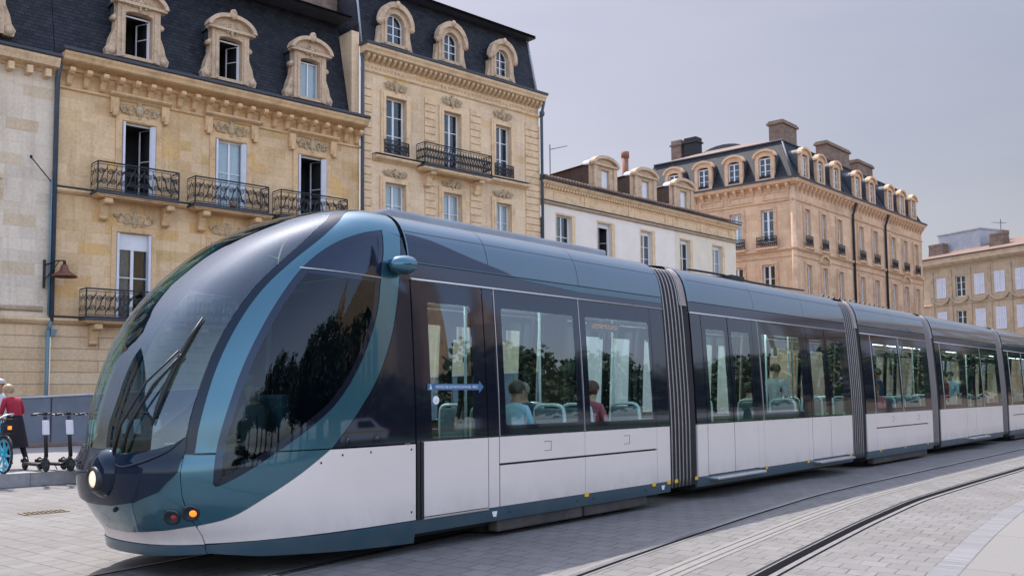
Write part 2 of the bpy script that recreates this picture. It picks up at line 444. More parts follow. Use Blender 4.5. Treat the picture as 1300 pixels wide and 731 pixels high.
# ------------------------------------------------------------------ tram body surface (metres, s from the nose, y across, z up)
def pch(x, xs, ys):
    if x <= xs[0]: return ys[0]
    if x >= xs[-1]: return ys[-1]
    n = len(xs); h = [xs[i+1]-xs[i] for i in range(n-1)]; d = [(ys[i+1]-ys[i])/h[i] for i in range(n-1)]
    i = 0
    while xs[i+1] < x: i += 1
    def m(k):
        if k == 0: return d[0]
        if k == n-1: return d[-1]
        if d[k-1]*d[k] <= 0: return 0.
        return 3*(h[k-1]+h[k])/((2*h[k]+h[k-1])/d[k-1]+(h[k]+2*h[k-1])/d[k])
    t = (x-xs[i])/h[i]
    return (2*t**3-3*t**2+1)*ys[i]+(t**3-2*t**2+t)*h[i]*m(i)+(-2*t**3+3*t**2)*ys[i+1]+(t**3-t**2)*h[i]*m(i+1)
ZB = [.0,.15,.35,.8,1.15,2.0,2.75,2.98,3.2,3.38,3.49,3.56,3.6,3.62]
BB = [1.19,1.22,1.25,1.25,1.25,1.215,1.165,1.14,1.10,1.02,.90,.70,.42,0.0]
ZSN = [.05,.2,.35,.5,.75,.95,1.15,1.4,1.7,2.0,2.35,2.65,2.9,3.15,3.35,3.5,3.62]
S0N = [.521,.386,.354,.248,.108,.083,.134,.159,.229,.326,.516,.764,1.033,1.363,1.715,2.056,2.531]
SE = 2.7; NP = 2.75
def tb(z): return max(pch(z, ZB, BB), 1e-3)
def ts0(z): return pch(z, ZSN, S0N)
def YS(s, z):
    b = tb(z)
    if s >= SE: return b
    q = ((SE-s)/(SE-ts0(z)))**NP
    return b*max(1-q, 0)**(1/NP)
def SY(y, z):
    b = tb(z); q = min(abs(y)/b, 1)**NP
    return SE-(SE-ts0(z))*(1-q)**(1/NP)
def tg(s, y, z):
    q = (abs(y)/tb(z))**NP
    if s < SE: q += ((SE-s)/(SE-ts0(z)))**NP
    return q
def tnorm(s, y, z):
    e = .004; z = min(z, 3.605)
    zz = min(z+e, 3.618)
    n = Vector(((tg(s+e,y,z)-tg(s-e,y,z))/(2*e), (tg(s,y+e,z)-tg(s,y-e,z))/(2*e), (tg(s,y,zz)-tg(s,y,z-e))/(zz-z+e)))
    return n.normalized() if n.length > 1e-9 else Vector((0,0,1))

def panel(name, mat, parent, poly, side=1, off=0., thick=.03, holes=(), chart='side', du=.12, dv=.1, zmul=1):
    """a curved sheet cut out of the body surface; polygon in (s,z) or, for the front, (y,z)"""
    xs = [p[0] for p in poly]; zs = [p[1] for p in poly]
    extra = []
    nz = max(1, int((max(zs)-min(zs))/dv)); nx = max(1, int((max(xs)-min(xs))/du))
    for i in range(1, nz):
        z = min(zs)+(max(zs)-min(zs))*i/nz
        for j in range(1, nx):
            x = min(xs)+(max(xs)-min(xs))*j/nx
            if inside((x, z), poly) and not any(inside((x, z), h) for h in holes): extra.append((x, z))
    def dens(loop):
        out = []
        for i in range(len(loop)):
            a, b = loop[i], loop[(i+1) % len(loop)]
            k = max(1, int(max(abs(a[0]-b[0])/du, abs(a[1]-b[1])/dv)))
            for q in range(k): out.append((a[0]+(b[0]-a[0])*q/k, a[1]+(b[1]-a[1])*q/k))
        return out
    poly = dens(poly); holes = [dens(h) for h in holes]
    tv, tf = tri_poly(poly, holes, extra)
    def pos(p, o):
        if chart == 'side': s, z = p; y = YS(s, z)
        else: y, z = p; s = SY(y, z)
        n = tnorm(s, y, z)
        P = Vector((s, y, z)) + n*o
        return P, n
    vs = []; ns = []
    for p in tv:
        P, n = pos(p, off)
        vs.append((P.x, -side*P.y, P.z)); ns.append((n.x, -side*n.y, n.z))
    fs = []
    for f in tf:
        a, b, c = (Vector(vs[i]) for i in f[:3])
        g = (b-a).cross(c-a); n = Vector(ns[f[0]])+Vector(ns[f[1]])+Vector(ns[f[2]])
        fs.append(f if g.dot(n) >= 0 else tuple(reversed(f)))
    nsm = len(fs)
    for loop in [poly]+list(holes):
        o = len(vs); k = len(loop)
        for p in loop:
            P, n = pos(p, off); Q, _ = pos(p, off-thick)
            vs += [(P.x, -side*P.y, P.z), (Q.x, -side*Q.y, Q.z)]; ns += [(0,0,0), (0,0,0)]
        for i in range(k):
            j = (i+1) % k; fs.append((o+2*i, o+2*j, o+2*j+1, o+2*i+1))
    me = D.meshes.new(name); me.from_pydata(vs, [], fs); me.materials.append(mat)
    me.polygons.foreach_set('use_smooth', [i < nsm for i in range(len(fs))])
    me.update()
    # rim keeps its own flat normals
    ln = []
    for p in me.polygons:
        for vi in p.vertices:
            n = ns[vi]
            ln.append(n if n != (0,0,0) else tuple(p.normal))
    me.normals_split_custom_set(ln)
    return link(name, me, parent)
def rect(s0, s1, z0, z1): return [(s0,z0),(s1,z0),(s1,z1),(s0,z1)]
def rrect(s0, s1, z0, z1, r=.05, n=4):
    return (arc(s1-r, z1-r, r, r, 0, pi/2, n)+arc(s0+r, z1-r, r, r, pi/2, pi, n)
            + arc(s0+r, z0+r, r, r, pi, 1.5*pi, n)+arc(s1-r, z0+r, r, r, 1.5*pi, 2*pi, n))

tram = empty('tram', 'long blue and silver tram with a rounded glass nose crossing the paved square', 'tram', tram_point(0,0,0), TROT)

# ---- cab ----------------------------------------------------------------
seam = [(.519,.867,1.117),(.544,.871,1.286),(.581,.88,1.455),(.673,.887,1.764),(.803,.9,2.067),(.972,.911,2.352),(1.197,.923,2.629),(1.463,.946,2.875),(1.823,.963,3.159),(2.12,.90,3.37),(2.428,.748,3.533)]
seam_y = smooth_curve([(p[1], p[2]) for p in seam], 4)
seam_s = [(SY(y, z), z) for y, z in seam_y]
inner_y = smooth_curve([(.80,1.117),(.816,1.22),(.831,1.49),(.842,1.765),(.856,2.067),(.87,2.366),(.881,2.642),(.902,2.905),(.90,3.14),(.83,3.36),(.66,3.525)], 4)
# windscreen: a clear sheet with a dark border each side
ws = [(y-.004, z) for y, z in inner_y] + [(-y+.004, z) for y, z in reversed(inner_y)]
panel('windscreen', M['wscreen'], tram, ws, off=0, thick=.012, chart='front', du=.09, dv=.045)
for side in (1, -1):
    panel('windscreen_border', M['navy'], tram, seam_y[:]+list(reversed(inner_y)), side, .004, .03, chart='front', du=.05, dv=.05)
lid = [(.745,3.536),(.655,3.561),(.405,3.601),(.12,3.617)]
panel('roof_lid', M['teal'], tram, [(.655,3.53)]+lid+[(-a, b) for a, b in reversed(lid)]+[(-.655,3.53)], chart='front', thick=.02, du=.1, dv=.012)

lens_l = [(.643,.849),(.653,1.011),(.683,1.18),(.727,1.363),(.789,1.555),(.885,1.813),(1.022,2.099),(1.243,2.457),(1.536,2.816),(1.867,3.071),(2.193,3.218),(2.504,3.30)]
lens_r = [(2.504,3.30),(2.47,3.05),(2.411,2.807),(2.345,2.465),(2.227,2.159),(2.036,1.814),(1.776,1.506),(1.475,1.286),(1.168,1.091),(.922,.943),(.733,.844),(.667,.82)]
LL = smooth_curve(lens_l, 4); LR = smooth_curve(lens_r[1:], 4); LR = [lens_r[0]]+LR
lens = LL + LR[1:]
sweep = smooth_curve([(2.732,3.258),(2.70,3.05),(2.661,2.83),(2.591,2.496),(2.496,2.169),(2.311,1.785),(2.05,1.448),(1.797,1.171),(1.709,1.094),(1.395,.888),(1.065,.699),(.806,.551),(.577,.488)], 4)
def cut_above(c, z): return [p for p in c if p[1] > z]
def cut_below(c, z): return [p for p in c if p[1] < z]
def at_z(c, z):
    for a, b in zip(c, c[1:]):
        if (a[1]-z)*(b[1]-z) <= 0 and a[1] != b[1]:
            t = (z-a[1])/(b[1]-a[1]); return (a[0]+(b[0]-a[0])*t, z)
    return None
def inset(poly, d):
    out = []; n = len(poly)
    A = sum(poly[i][0]*poly[(i+1)%n][1]-poly[(i+1)%n][0]*poly[i][1] for i in range(n))
    sg = 1 if A > 0 else -1
    for i in range(n):
        a, p, b = Vector(poly[i-1]), Vector(poly[i]), Vector(poly[(i+1) % n])
        e1 = (p-a); e2 = (b-p)
        if e1.length < 1e-6 or e2.length < 1e-6: out.append(tuple(p)); continue
        e1.normalize(); e2.normalize()
        n1 = Vector((-e1.y, e1.x))*sg; n2 = Vector((-e2.y, e2.x))*sg
        m = (n1+n2); m = m.normalized() if m.length > .2 else n1
        out.append(tuple(p + m*d/max(.5, m.dot(n1))))
    return out
ZH = 1.105   # seam between upper and lower cab panels
sp = lambda z: SY(.82, z)
for side in (1, -1):
    # upper arch from the windscreen edge to the side window, split by a fine joint
    a0 = [p for p in seam_s if p[1] > ZH+.02]
    top = [(SY(y, z), z) for y, z in lid]
    arch = [(sp(ZH+.02)+.03, ZH+.012)] + a0 + top[1:] + [(2.745, 3.615), (2.745, 3.262)] + list(reversed(cut_above(LL, ZH+.012))) + [at_z(LL, ZH+.012)]
    panel('side_pillar', M['teal'], tram, arch, side, .0, .05, du=.08, dv=.05)
    # sweep between the side window and the quarter window
    swp = [at_z(LR, ZH+.006)] + list(reversed(cut_above(LR, ZH+.006))) + [(2.737, 3.255)] + cut_above(sweep, ZH+.006)[1:] + [at_z(sweep, ZH+.006)]
    panel('side_sweep', M['teal'], tram, swp, side, .002, .04, du=.08, dv=.08)
    lo_in = [p for p in LL if p[1] < ZH-.006]; lo_in.reverse()          # from seam down the left edge
    lo_r = [p for p in LR if p[1] < ZH-.006]
    low = ([(sp(ZH-.006), ZH-.006), at_z(LL, ZH-.006)] + lo_in + list(reversed(lo_r)) + [at_z(LR, ZH-.006), at_z(sweep, ZH-.006)]
           + cut_below(sweep, ZH-.006) + [(sp(z), z) for z in (.49,.56,.65,.75,.86,.97,1.05)])
    lp = panel('lower_cab_panel', M['teal'], tram, low, side, .0, .05, du=.07, dv=.06)
    # side window: dark border, tinted pane
    li = inset(lens, .062)
    panel('side_window_border', M['frit'], tram, lens, side, -.006, .02, holes=[li], du=.06, dv=.06)
    # the part above the joint is opaque black, the rest tinted glass
    ki = [i for i in range(len(li))]
    lo_ = [p for p in li if p[1] <= 2.805]; 
    kk = next(i for i in range(len(li)) if li[i][1] > 2.805)
    lo_ = [p for p in li[kk:]+li[:kk] if p[1] <= 2.805]; hi_ = [p for p in li[kk:]+li[:kk] if p[1] > 2.805]
    panel('side_window', M['tglass_dark'], tram, lo_, side, -.008, .008, du=.1, dv=.1)
    panel('upper_window', M['frit'], tram, [lo_[-1]]+hi_+[lo_[0]], side, -.009, .01, du=.1, dv=.1)
    mb = MB()
    pts = []
    for i in range(9):
        s = 1.52+(2.42-1.52)*i/8; z = 2.822-.035*i/8
        n = tnorm(s, YS(s, z), z); P = Vector((s, YS(s, z), z))-n*.003; pts.append((P.x, -side*P.y, P.z))
    mb.tube(pts, .006, 4); mb.build('window_joint', M['silver'], tram)
    # quarter window between sweep and door
    qg = [(2.80, ZH+.01), (2.80, 2.97), (2.762, 3.25), (2.747,3.25)] + [(s+.012, z) for s, z in cut_above(sweep, ZH+.02)[1:]] + [at_z([(a+.012, b) for a, b in sweep], ZH+.01)]
    panel('quarter_window', M['frit'], tram, qg, side, -.004, .03, du=.1, dv=.1)
    # silver white panel under the sweep
    wp = [at_z(sweep, ZH-.006)] + cut_below(sweep, ZH-.006)
    wp = [(s+.004, z-.003) for s, z in wp] + [(sp(z)+.003, z) for z in (.46,.40,.325)] + [(2.80,.335), (2.80, ZH-.006)]
    panel('lower_cab_panel', M['white'], tram, wp, side, 0, .04, du=.1, dv=.08)
    sk = [(sp(.31)+.002,.312), (sp(.24)+.002,.24), (1.08,.185), (1.94,.135), (2.8,.10), (2.8,.328)]
    panel('cab_skirt', M['teal_dark'], tram, sk, side, .006, .03, du=.1, dv=.05)
# lower front, between the two sides
yb = [(.80,1.10),(.79,.954),(.68,.808),(.475,.718),(.223,.685),(0,.68)]
bot = [(.817,.488),(.608,.448),(.212,.411),(0,.405)]
half = [(0,.66),(.223,.665),(.475,.70),(.68,.79),(.78,.95),(.817,1.08)]
fl = half + [(.817,z) for z in (.95,.8,.65)] + bot
fl = fl + [(-a, b) for a, b in reversed(fl[1:-1])]
panel('front_lower_panel', M['teal'], tram, fl, 1, 0, .04, chart='front', du=.06, dv=.05)
bt = [(a, b-.004) for a, b in bot]
fs_ = bt[::-1] + [(.817,.40), (.817,.318), (.4,.312), (0,.31)]
fs_ = fs_ + [(-a, b) for a, b in reversed(fs_[1:-1])]
panel('front_lower_panel', M['white'], tram, fs_, 1, -.002, .04, chart='front', du=.06, dv=.05)
panel('cab_skirt', M['teal_dark'], tram, [(-.817,.312),(-.817,.235),(-.4,.215),(0,.21),(.4,.215),(.817,.235),(.817,.312),(0,.304)], 1, .008, .04, chart='front', du=.08, dv=.04)
# navy bumper shell with the central lamp bulge
bh_ = [(0,1.15),(.17,1.155),(.25,1.125),(.32,1.095),(.407,1.11),(.647,1.155),(.756,1.20),(.818,1.262),(.822,1.15),(.80,.954),(.69,.80),(.48,.71),(.223,.675),(0,.67)]
bump = bh_ + [(-a, b) for a, b in reversed(bh_[1:-1])]
bumper = panel('bumper_shell', M['navy'], tram, bump, 1, .028, .06, chart='front', du=.06, dv=.05)
mb = MB()
RX = Matrix.Identity(3)
mb.lathe([(0,-.085),(.06,-.083),(.12,-.07),(.17,-.045),(.205,-.005),(.225,.05),(.23,.12)], (.068, -.12, .94), 'x', 28)
mb.build('lamp_bulge', M['navy'], bumper)
hl = MB(); hl.lathe([(0,-.028),(.04,-.027),(.072,-.020),(.078,.03)], (-.002,-.15,.90), 'x', 28); 
hlo = hl.build('headlamp', M['lamp_warm'], tram)
hl = MB(); hl.lathe([(.074,-.010),(.082,-.034),(.096,-.036),(.108,-.012),(.115,.06)], (-.002,-.15,.90), 'x', 28); hl.build('lamp_ring', M['bogie'], hlo)
# lip running along the top of the shell
for sgn in (1, -1):
    pts = []
    for y, z in smooth_curve([(.30,1.02),(.42,1.00),(.58,1.045),(.72,1.13),(.81,1.25)], 5):
        y *= sgn
        n = tnorm(SY(y, z), y, z); P = Vector((SY(y, z), y, z))+n*.032; pts.append((P.x, -P.y, P.z))
    mb = MB(); mb.tube(pts, [.004+.008*sin(pi*i/(len(pts)-1)) for i in range(len(pts))], 8); mb.build('shell_lip', M['navy'], bumper)
    # marker lamps in round bowls
    for (y, z, mt, nm) in ((.709,.571,'lamp_red','tail_lamp'), (.829,.603,'lamp_orange','indicator_lamp')):
        s = SY(y, z); n = tnorm(s, y, z); q = n.to_track_quat('Z','Y').to_matrix()
        P = Vector((s, y, z)); Mm = q
        def mk(prof, off=0):
            b = MB()
            for r, h in prof: pass
            rows = []
            for r, h in prof:
                rows.append([tuple((lambda V: (V.x, -sgn*V.y, V.z))(P + Mm @ Vector((r*cos(2*pi*k/20), r*sin(2*pi*k/20), h)))) for k in range(20)])
            b.grid(rows, 0, True, True); return b
        o = mk([(.078,.001),(.074,.010),(.064,.012),(.050,.007),(.0,.004)]).build(nm, M['bowl'], tram)
        P = P + Vector((.022,.008,0))
        b2 = mk([(.0,.022),(.020,.020),(.033,.012),(.038,.002)])
        b2.build('lens', M[mt], o)
mb = MB()
n = tnorm(SY(.196,.64), .196, .64); mb.blob((SY(.196,.64), -.196, .62), (.02,.02,.02), 6); mb.build('bolt_cover', M['rubber'], tram)
# wiper: two parallel arms and a blade
def wpt(y, z, o=.05):
    s = SY(y, z); n = tnorm(s, y, z); P = Vector((s, y, z))+n*o; return Vector((P.x, -P.y, P.z))
mb = MB()
mb.tube([wpt(.25,1.12,.03), wpt(.33,1.36,.06), wpt(.50,1.72,.07), wpt(.665,1.99,.06)], [.016,.013,.011,.010], 6)
mb.tube([wpt(.36,1.12,.03), wpt(.42,1.36,.06), wpt(.565,1.70,.07), wpt(.69,1.96,.06)], [.016,.013,.011,.010], 6)
wip = mb.build('wiper', M['rubber'], tram)
mb = MB(); bl = [(.705,2.30),(.69,2.12),(.665,1.90),(.635,1.66),(.615,1.50),(.60,1.36)]
mb.tube([wpt(y, z, .025) for y, z in bl], [.008,.02,.024,.024,.02,.010], 6); mb.build('wiper_blade', M['rubber'], wip)
# camera pods in place of mirrors
for side in (1, -1):
    pts = [(2.50,1.20,2.92),(2.54,1.25,2.925),(2.62,1.27,2.93),(2.70,1.265,2.935),(2.745,1.25,2.94)]
    mb = MB(); rr = [.055,.085,.098,.094,.07]
    mb.tube([(s, -side*y, z) for s, y, z in smooth_curve(pts, 3)], [pch(i, [0,3,6,9,12], rr) for i in range(13)], 16)
    mb.tube([(2.60,-side*1.12,2.90),(2.60,-side*1.25,2.915)], .03, 8)
    po = mb.build('camera_pod', M['teal'], tram)
    mb = MB(); mb.tube([(2.485,-side*1.195,2.92),(2.503,-side*1.203,2.92)], .058, 16); mb.build('pod_window', M['frit'], po)

# ---- carriages ----------------------------------------------------------
Z0, Z1, Z2, Z3, Z4 = .345, 1.12, 2.81, 2.985, 3.0
def profile(z0=2.99, scale=1., zs=None, dz=0):
    zs = zs or [2.99,3.06,3.13,3.2,3.27,3.33,3.38,3.42,3.455,3.49,3.52,3.545,3.565,3.585,3.6,3.612,3.62]
    zs = [z for z in zs if z >= z0]
    r = [(tb(z)*scale, z+dz) for z in zs]
    return r + [(-y, z) for y, z in reversed(r[:-1])]
def loft(mb, s0, s1, prof, ns=2, mi=0):
    rows = [[(s0+(s1-s0)*i/ns, -y, z) for y, z in prof] for i in range(ns+1)]
    mb.grid(rows, mi, True)
    for k, fl in ((0, 1), (ns, 0)):
        pass
FULLZ = [.2,.35,.8,1.15,1.5,1.8,2.1,2.4,2.75,2.98,3.1,3.2,3.3,3.38,3.45,3.5,3.56,3.6,3.62]

def window(par, side, s0, s1, z0=Z1+.008, z1=Z2, b=(.1,.1,.13,.21), mat='tglass', name='window', joint=True):
    """dark bordered pane: border ring plus clear glass"""
    inn = rrect(s0+b[0], s1-b[1], z0+b[2], z1-b[3], .03)
    o = panel(name, M['frit'], par, rect(s0+.006, s1-.006, z0, z1), side, -.004, .02, holes=[inn], du=.6, dv=.2)
    panel('pane', M[mat], o, inn, side, -.006, .006, du=.5, dv=.14)
    if joint:
        mb = MB(); mb.tube([(s0, -side*(YS(3, z)+.001), z) for z in (z0, z0+.5, z0+1, z1)], .007, 4); mb.build('window_strip', M['silver'], o)
    return o
def leaf_door(par, side, s0, s1, b=(.13,.13), zb=Z1+.01, dark=True, inb=.02, top=.2):
    o = panel('door', M['white'], par, rect(s0, s1, Z0+.01, Z1), side, .004, .04, du=.6, dv=.2)
    inn = rrect(s0+b[0], s1-b[1], zb+inb, Z2-top-.01, .03)
    g = panel('door_window', M['frit'], o, rect(s0, s1, Z1+.008, Z2-.012), side, -.002, .03, holes=[inn], du=.6, dv=.2)
    panel('pane', M['tglass'], o, inn, side, -.004, .006, du=.5, dv=.14)
    return o
def white(par, side, s0, s1, z0=Z0, z1=Z1):
    return panel('lower_panel', M['white'], par, rect(s0+.004, s1-.004, z0, z1), side, 0, .03, du=.7, dv=.2)
def latch(par, side, s, z):
    mb = MB(); y = -side*(1.2505)
    mb.tube([(s-.13,y,z+.055),(s,y,z+.055),(s,y,z-.055),(s-.13,y,z-.055)], .004, 4, caps=True)
    mb.build('latch', M['bogie'], par)
def ymark(par, side, s, z=.335, w=.09, diag=False):
    mb = MB(); y = -side*1.2535
    if diag: mb.slab([(s,z-.11),(s+.035,z-.11),(s+.07,z+.01),(s+.035,z+.01)], y, y+side*.003)
    else: mb.slab(rect(s-w/2, s+w/2, z-.028, z+.022), y, y+side*.003)
    mb.build('warning_mark', M['yellow'], par)

def carriage(s0, s1, layout, roofsplit, head_extra=True, endcap=True, bogie=None, splits=()):
    r = empty('carriage_body'); r.parent = tram
    # floor, ceiling, roof, bands
    mb = MB(); mb.box(s0+.02, s1-.02, -1.12, 1.12, .22, .40)
    mb.build('floor', M['tfloor'], r)
    mb = MB(); mb.box(s0+.02, s1-.02, -1.08, 1.08, 2.86, 2.92); mb.build('ceiling', M['tceil'], r)
    for y in (-.55, .55):
        mb = MB(); k = int((s1-s0)/1.3)
        for i in range(k):
            a = s0+.4+i*(s1-s0-.6)/k; mb.box(a, a+.9, y-.07, y+.07, 2.845, 2.858)
        mb.build('ceiling_lamp', M['tlight'], r)
    cuts = [s0] + list(roofsplit) + [s1]
    for a, b in zip(cuts, cuts[1:]):
        mb = MB(); loft(mb, a+.004, b-.004, profile()); mb.build('roof_panel', M['roof'], r)
    mb = MB(); loft(mb, s0+.02, s1-.02, profile(2.99, .985, dz=-.02)); mb.build('roof_core', M['chassis'], r)
    for side in (1, -1):
        panel('upper_band', M['head'], r, rect(s0+.003, s1-.003, Z2+.012, Z3-.004), side, -.003, .03, du=1.0, dv=.09)
        mb = MB(); mb.tube([(s, -side*(tb(2.815)+.002), 2.812) for s in (s0+.02, (s0+s1)/2, s1-.02)], .012, 6); mb.build('rain_rail', M['silver'], r)
        mb = MB(); mb.tube([(s, -side*(tb(3.33)+.0005), 3.33) for s in (s0+.02, s1-.02)], .003, 4)
        mb.build('roof_joint', M['rubber'], r)
        panel('skirt', M['teal_dark'], r, rect(s0+.003, s1-.003, .19, Z0-.004), side, .0, .03, du=1., dv=.08)
        for el in layout:
            k = el[0]; a, b = el[1], el[2]
            if k == 'win':
                window(r, side, a, b, b=el[3] if len(el) > 3 else (.1,.1,.13,.21))
                if 'split' in el:
                    white(r, side, a, b, Z0, .80); white(r, side, a, b, .825, Z1); latch(r, side, b-.7 if b-a > 1.6 else b-.5, .98)
                else: white(r, side, a, b)
            elif k == 'solid':
                panel('window_pier', M['frit'], r, rect(a+.003, b-.003, Z1+.008, Z2), side, -.004, .03, du=.7, dv=.2); white(r, side, a, b)
            elif k == 'door':
                d = leaf_door(r, side, a, b, *el[3:])
            elif k == 'double':
                m = (a+b)/2
                leaf_door(r, side, a+.01, m-.012, (.12,.10), Z1+.01, True, .02, .22); leaf_door(r, side, m+.012, b-.01, (.10,.12), Z1+.01, True, .02, .22)
                mb = MB(); mb.bbox(a+.05, b-.05, -side*1.20 if side < 0 else -1.40, 1.40 if side < 0 else -1.20, .275, .32, .018); mb.build('door_step', M['silver'], r)
        # joints behind panels so gaps read dark
        panel('inner_skin', M['rubber'], r, rect(s0+.01, s1-.01, .22, Z1), side, -.045, .01, du=1.2, dv=.3)
        for s in splits: ymark(r, side, s)
    if endcap:
        for a, b in ((s0-.015, s0+.10),):
            mb = MB()
            for sd in (1, -1):
                pr = [(tb(z)+.006, z) for z in FULLZ if z >= 2.98]
            pr = [(y, z+.004) for y, z in pr]; pr = pr + [(-y, z) for y, z in reversed(pr[:-1])]
            loft(mb, a, b, pr)
            mb.build('roof_edge', M['teal'], r)
    if bogie:
        for a, b in bogie:
            for side in (1, -1):
                mb = MB(); mb.bbox(a+.01, b-.01, min(-side*1.20, -side*1.05), max(-side*1.20, -side*1.05), .055, .20, .02); mb.build('bogie_cover', M['bogie'], r)
            mb = MB(); mb.box(a, b, -.95, .95, .03, .24); mb.build('bogie', M['chassis'], r)
    mb = MB(); mb.box(s0+.1, s1-.1, -1.08, 1.08, .13, .22); mb.build('underframe', M['chassis'], r)
    return r

# first carriage
c1 = carriage(2.80, 7.88, [('win', 4.12, 5.77, (.12,.12,.12,.22), 'split'), ('win', 5.77, 7.50, (.14,.06,.11,.22), 'split'), ('solid', 7.50, 7.86), ('solid', 3.93, 4.11)], (4.08, 5.83), endcap=False, bogie=((4.12,5.78),(5.80,7.30)), splits=(5.79, 7.40))
for side in (1, -1):
    d = leaf_door(c1, side, 2.905, 3.915, (.135,.20), Z1+.015, True, .012, .22)
    mb = MB()
    for s in (2.815, 2.87): mb.bbox(s, s+.042, min(-side*1.262, -side*1.15) , max(-side*1.262, -side*1.15), .33, 1.12, .006)
    mb.build('door_post', M['rubber'], c1)
    panel('window_pier', M['frit'], c1, rect(2.812, 2.90, Z1+.005, Z2), side, .004, .03, du=.2, dv=.2)
    mb = MB(); mb.bbox(2.90, 3.92, min(-side*1.258, -side*1.2), max(-side*1.258, -side*1.2), .325, .345, .004); mb.build('door_sill', M['silver'], c1)
    # darker flash sweeping down the roof edge behind the cab
    fl = [(2.83,3.0),(2.83,3.30),(2.95,3.295),(3.178,3.27),(3.4,3.225),(3.583,3.183),(3.832,3.132),(4.091,3.085),(4.359,3.035),(4.5,3.0)]
    panel('roof_flash', M['frit'], c1, fl, side, .003, .01, du=.12, dv=.06)
    fl = [(4.45,Z3-.006),(5.1,2.94),(5.823,2.90),(7.86,2.90),(7.86,Z3-.006)]
    panel('upper_band_flash', M['teal_dark'], c1, fl, side, .001, .008, du=.3, dv=.06)
    # round door button and the blue arrow sticker with its line of writing
    mb = MB(); zz = 1.545; yy = tb(zz)
    mb.lathe([(0,.012),(.028,.012),(.03,.0)] if False else [(0,0),(.022,0)], (3.09, 0, zz), 'y', 20)
    mb = MB()
    def ring(cx, cz, r0, r1): return arc(cx, cz, r1, r1, 0, 2*pi*.999, 24)
    mb.slab(ring(3.10, 1.545, 0, .045), -side*(yy+.004), -side*(yy+.012)); bt_ = mb.build('door_button', M['mark_white'], d)
    mb = MB(); mb.slab(ring(3.10, 1.545, 0, .018), -side*(yy+.012), -side*(yy+.017)); mb.build('button_core', M['shutter'], bt_)
    zc = 1.685; yy = tb(zc)+.003
    ar = [(2.985,zc-.034),(3.79,zc-.034),(3.79,zc-.07),(3.865,zc),(3.79,zc+.07),(3.79,zc+.034),(2.985,zc+.034)]
    mb = MB(); mb.slab(ar, -side*(yy+.001), -side*(yy+.004)); arrow = mb.build('arrow_sticker', M['blue_sign'], d)
    fc = D.curves.new('sign_writing', 'FONT'); fc.body = 'MONTEZ PAR LES PORTES CENTRALES - MERCI'; fc.size = .042; fc.align_x = 'LEFT'; fc.extrude = .0005
    fo = D.objects.new('tmp', fc); COL.objects.link(fo); dg = bpy.context.evaluated_depsgraph_get()
    me = D.meshes.new_from_object(fo.evaluated_get(dg)); D.objects.remove(fo)
    xs = [v.co.x for v in me.vertices]; k = .66/(max(xs)-min(xs)); x0 = min(xs)
    for v in me.vertices:
        x, y, z = v.co
        if side == 1: v.co = (3.105+(x-x0)*k, -(yy+.0055)-z, zc-.0145+y)
        else: v.co = (3.765-(x-x0)*k, (yy+.0055)+z, zc-.0145+y)
    me.materials.clear(); me.materials.append(M['mark_white']); me.name = 'sign_writing'
    link('sign_writing', me, arrow)
    mb = MB(); a, b = -side*(yy+.0045), -side*(yy+.006)
    cx = 3.03
    mb.slab(ring(cx, zc+.019, 0, .007), a, b)
    mb.slab([(cx-.01,zc+.009),(cx+.008,zc+.009),(cx+.012,zc-.008),(cx+.02,zc-.026),(cx+.012,zc-.028),(cx+.002,zc-.012),(cx-.008,zc-.028),(cx-.016,zc-.026),(cx-.008,zc-.006)], a, b)
    mb.build('walker_pictogram', M['mark_white'], arrow)
for side in (1, -1):
    mb = MB()
    for s, z in ((1.86,1.04),(2.74,1.05),(2.74,.42),(1.62,.98),(2.2,1.05)): mb.blob((s, -side*(YS(s, z)+.001), z), (.012,.006,.012), 4)
    for s, z in ((4.3,.27),(5.6,.27),(5.95,.27),(7.2,.27)): mb.blob((s, -side*(tb(z)+.001), z), (.012,.006,.012), 4)
    mb.build('bolt', M['rubber'], tram); mb = MB()
    for s in (4.0, 7.62): mb.slab([(s,.24),(s+.05,.24),(s+.07,.30),(s-.02,.30)], -side*(tb(.27)+.004), -side*(tb(.27)+.007)); mb.build('jacking_mark', M['mark_white'], tram); mb = MB()

# roof fairing and joint frame on top
mb = MB(); mb.bbox(3.0, 7.25, -.62, .62, 3.55, 3.665, .03); mb.build('roof_fairing', M['zinc_pale'], tram)
# destination display behind the second window
mb = MB(); mb.bbox(6.25, 6.95, -1.02, -.96, 2.44, 2.56, .01); disp = mb.build('destination_display', M['rubber'], tram)
mb = MB(); rnd = random.Random(3)
for row in range(2):
    for i in range(40):
        for j in range(3):
            if rnd.random() < .55: x = 6.30+i*.015; z = 2.475+row*.032+j*.008; mb.box(x, x+.008, -1.024, -1.0215, z, z+.005)
mb.build('display_dots', M['led'], disp)

